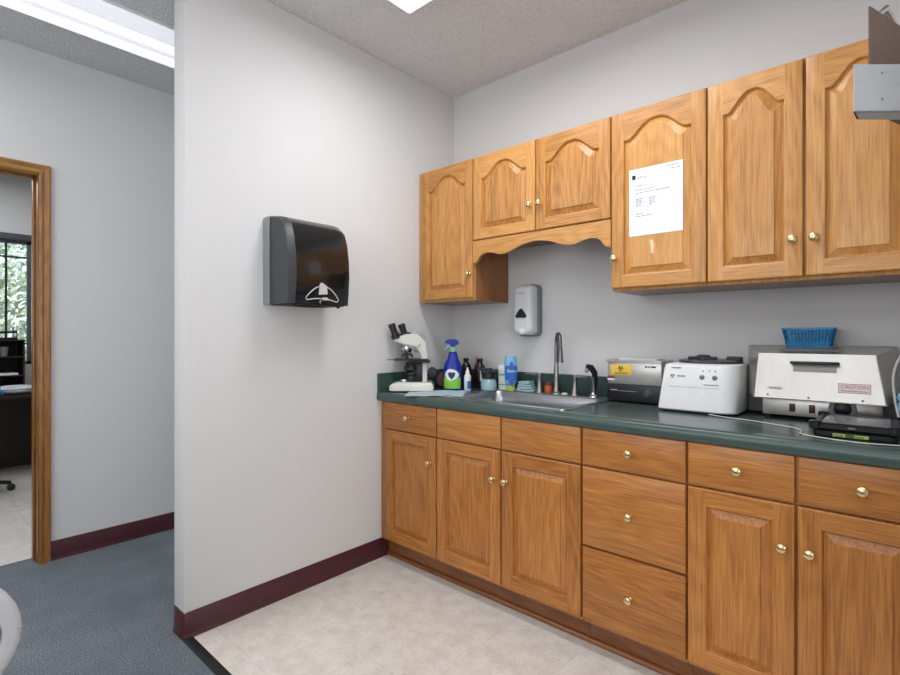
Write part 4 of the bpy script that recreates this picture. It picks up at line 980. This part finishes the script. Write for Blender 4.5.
MB().box(-3.54, -3.49, -1.90, -1.78, .7185, .76, .012, seg=3).build('blue_print', mat('bag_blue', (50, 120, 180), .4), pb)

def office_chair(name, label, loc, rz, shell_m, pad_m, hw=.21, cx=0):
    c = thing(name, label, 'chair', loc, rz, True)
    for k in range(5):
        a = k*2*PI/5+.3; ca, sa = math.cos(a), math.sin(a)
        lg = MB().tube([(0, 0, .10), (ca*.15, sa*.15, .09), (ca*.29, sa*.29, .062)], [.024, .02, .014], 10).build('leg', M['black'], c)
        MB().lathe([(.018, -.020), (.026, -.017), (.026, .017), (.018, .020)], (ca*.29, sa*.29, .0265), 14, mx=Matrix.Rotation(a, 4, 'Z') @ Matrix.Rotation(PI/2, 4, 'X')).build('caster', M['black'], lg)
    MB().tube([(0, 0, .085), (0, 0, .25), (0, 0, .251), (0, 0, .36)], [.03, .03, .016, .016], 14).build('gas_column', M['black'], c)
    MB().loops([rrect(cx-.21, cx+.21, -hw, hw, .09, z) for z in (.375, .42)]+[rrect(cx-.195, cx+.195, .015-hw, hw-.015, .08, .435)], cap0=True, cap1=True).build('seat', pad_m, c)
    MB().box(-.06, .06, -.10, .10, .345, .376, .008).build('mechanism', M['black'], c)
    return c
oc = office_chair('office_chair', 'black office chair pushed under the dark desk', (-3.12, -2.08, 0), 0, M['black'], M['blackmatte'])
MB().loops([[(x, y, z) for y, z, _ in rrect(-.2, .2, .52, .98, .08, 0)] for x in (.205, .25)], cap0=True, cap1=True).build('backrest', M['blackmatte'], oc)
MB().tube([(.05, 0, .36), (.24, 0, .38), (.275, 0, .5), (.262, 0, .62)], .014, 10).build('back_stem', M['black'], oc)

# light grey shell chair at the lower left edge
cc_ = office_chair('desk_chair', 'light grey plastic chair back with dark padding at the lower left', (.30, -2.441, 0), math.radians(4), M['lightgrey'], M['blackmatte'], hw=.185, cx=-.03)
def rim(xx, d, z0=.362, z1=.665, hw=.20, r=.148): return [(xx, y, z) for y, z, _ in rrect(-hw+d, hw-d, z0+d, z1-d, r-d*.6, 0, 8)]
MB().loops([rim(.235, 0), rim(.262, .0), rim(.272, .006), rim(.276, .016), rim(.272, .036), rim(.262, .040)], cap0=True, cap1=True).build('back_shell', M['lightgrey'], cc_, ang=50)
MB().loops([rim(.263, .041), rim(.269, .043), rim(.271, .052)], cap0=True, cap1=True).build('back_pad', M['blackmatte'], cc_)
MB().tube([(.05, 0, .36), (.18, 0, .365), (.222, 0, .40), (.236, 0, .47)], .014, 10).build('back_stem', M['black'], cc_)

# ------------------------------------------------------------------ world, sun, camera
W = bpy.data.worlds.new('World'); S.world = W; W.use_nodes = True
nt = W.node_tree; bg = nt.nodes['Background']
sky = nt.nodes.new('ShaderNodeTexSky'); sky.sky_type = 'NISHITA'; sky.sun_disc = False; sky.sun_elevation = math.radians(45); sky.sun_rotation = math.radians(90)
nt.links.new(sky.outputs['Color'], bg.inputs['Color']); bg.inputs['Strength'].default_value = .4
sl = bpy.data.lights.new('sun', 'SUN'); sl.energy = 4; sl.angle = .05
so = bpy.data.objects.new('sun', sl); so.rotation_euler = (math.radians(8), math.radians(45), 0); so.location = (5, 0, 8); COL.objects.link(so)

cam = bpy.data.cameras.new('camera'); co = bpy.data.objects.new('camera', cam); COL.objects.link(co)
co.location = (2.1598, -2.4439, 1.2276); co.rotation_euler = (PI/2, 0, .7313)
cam.sensor_width = 36; cam.lens = 504.5/900*36; cam.shift_y = -.00203; cam.clip_start = .02
S.camera = co
S.view_settings.view_transform = 'Standard'
S.view_settings.look = 'None'
S.view_settings.exposure = -.18
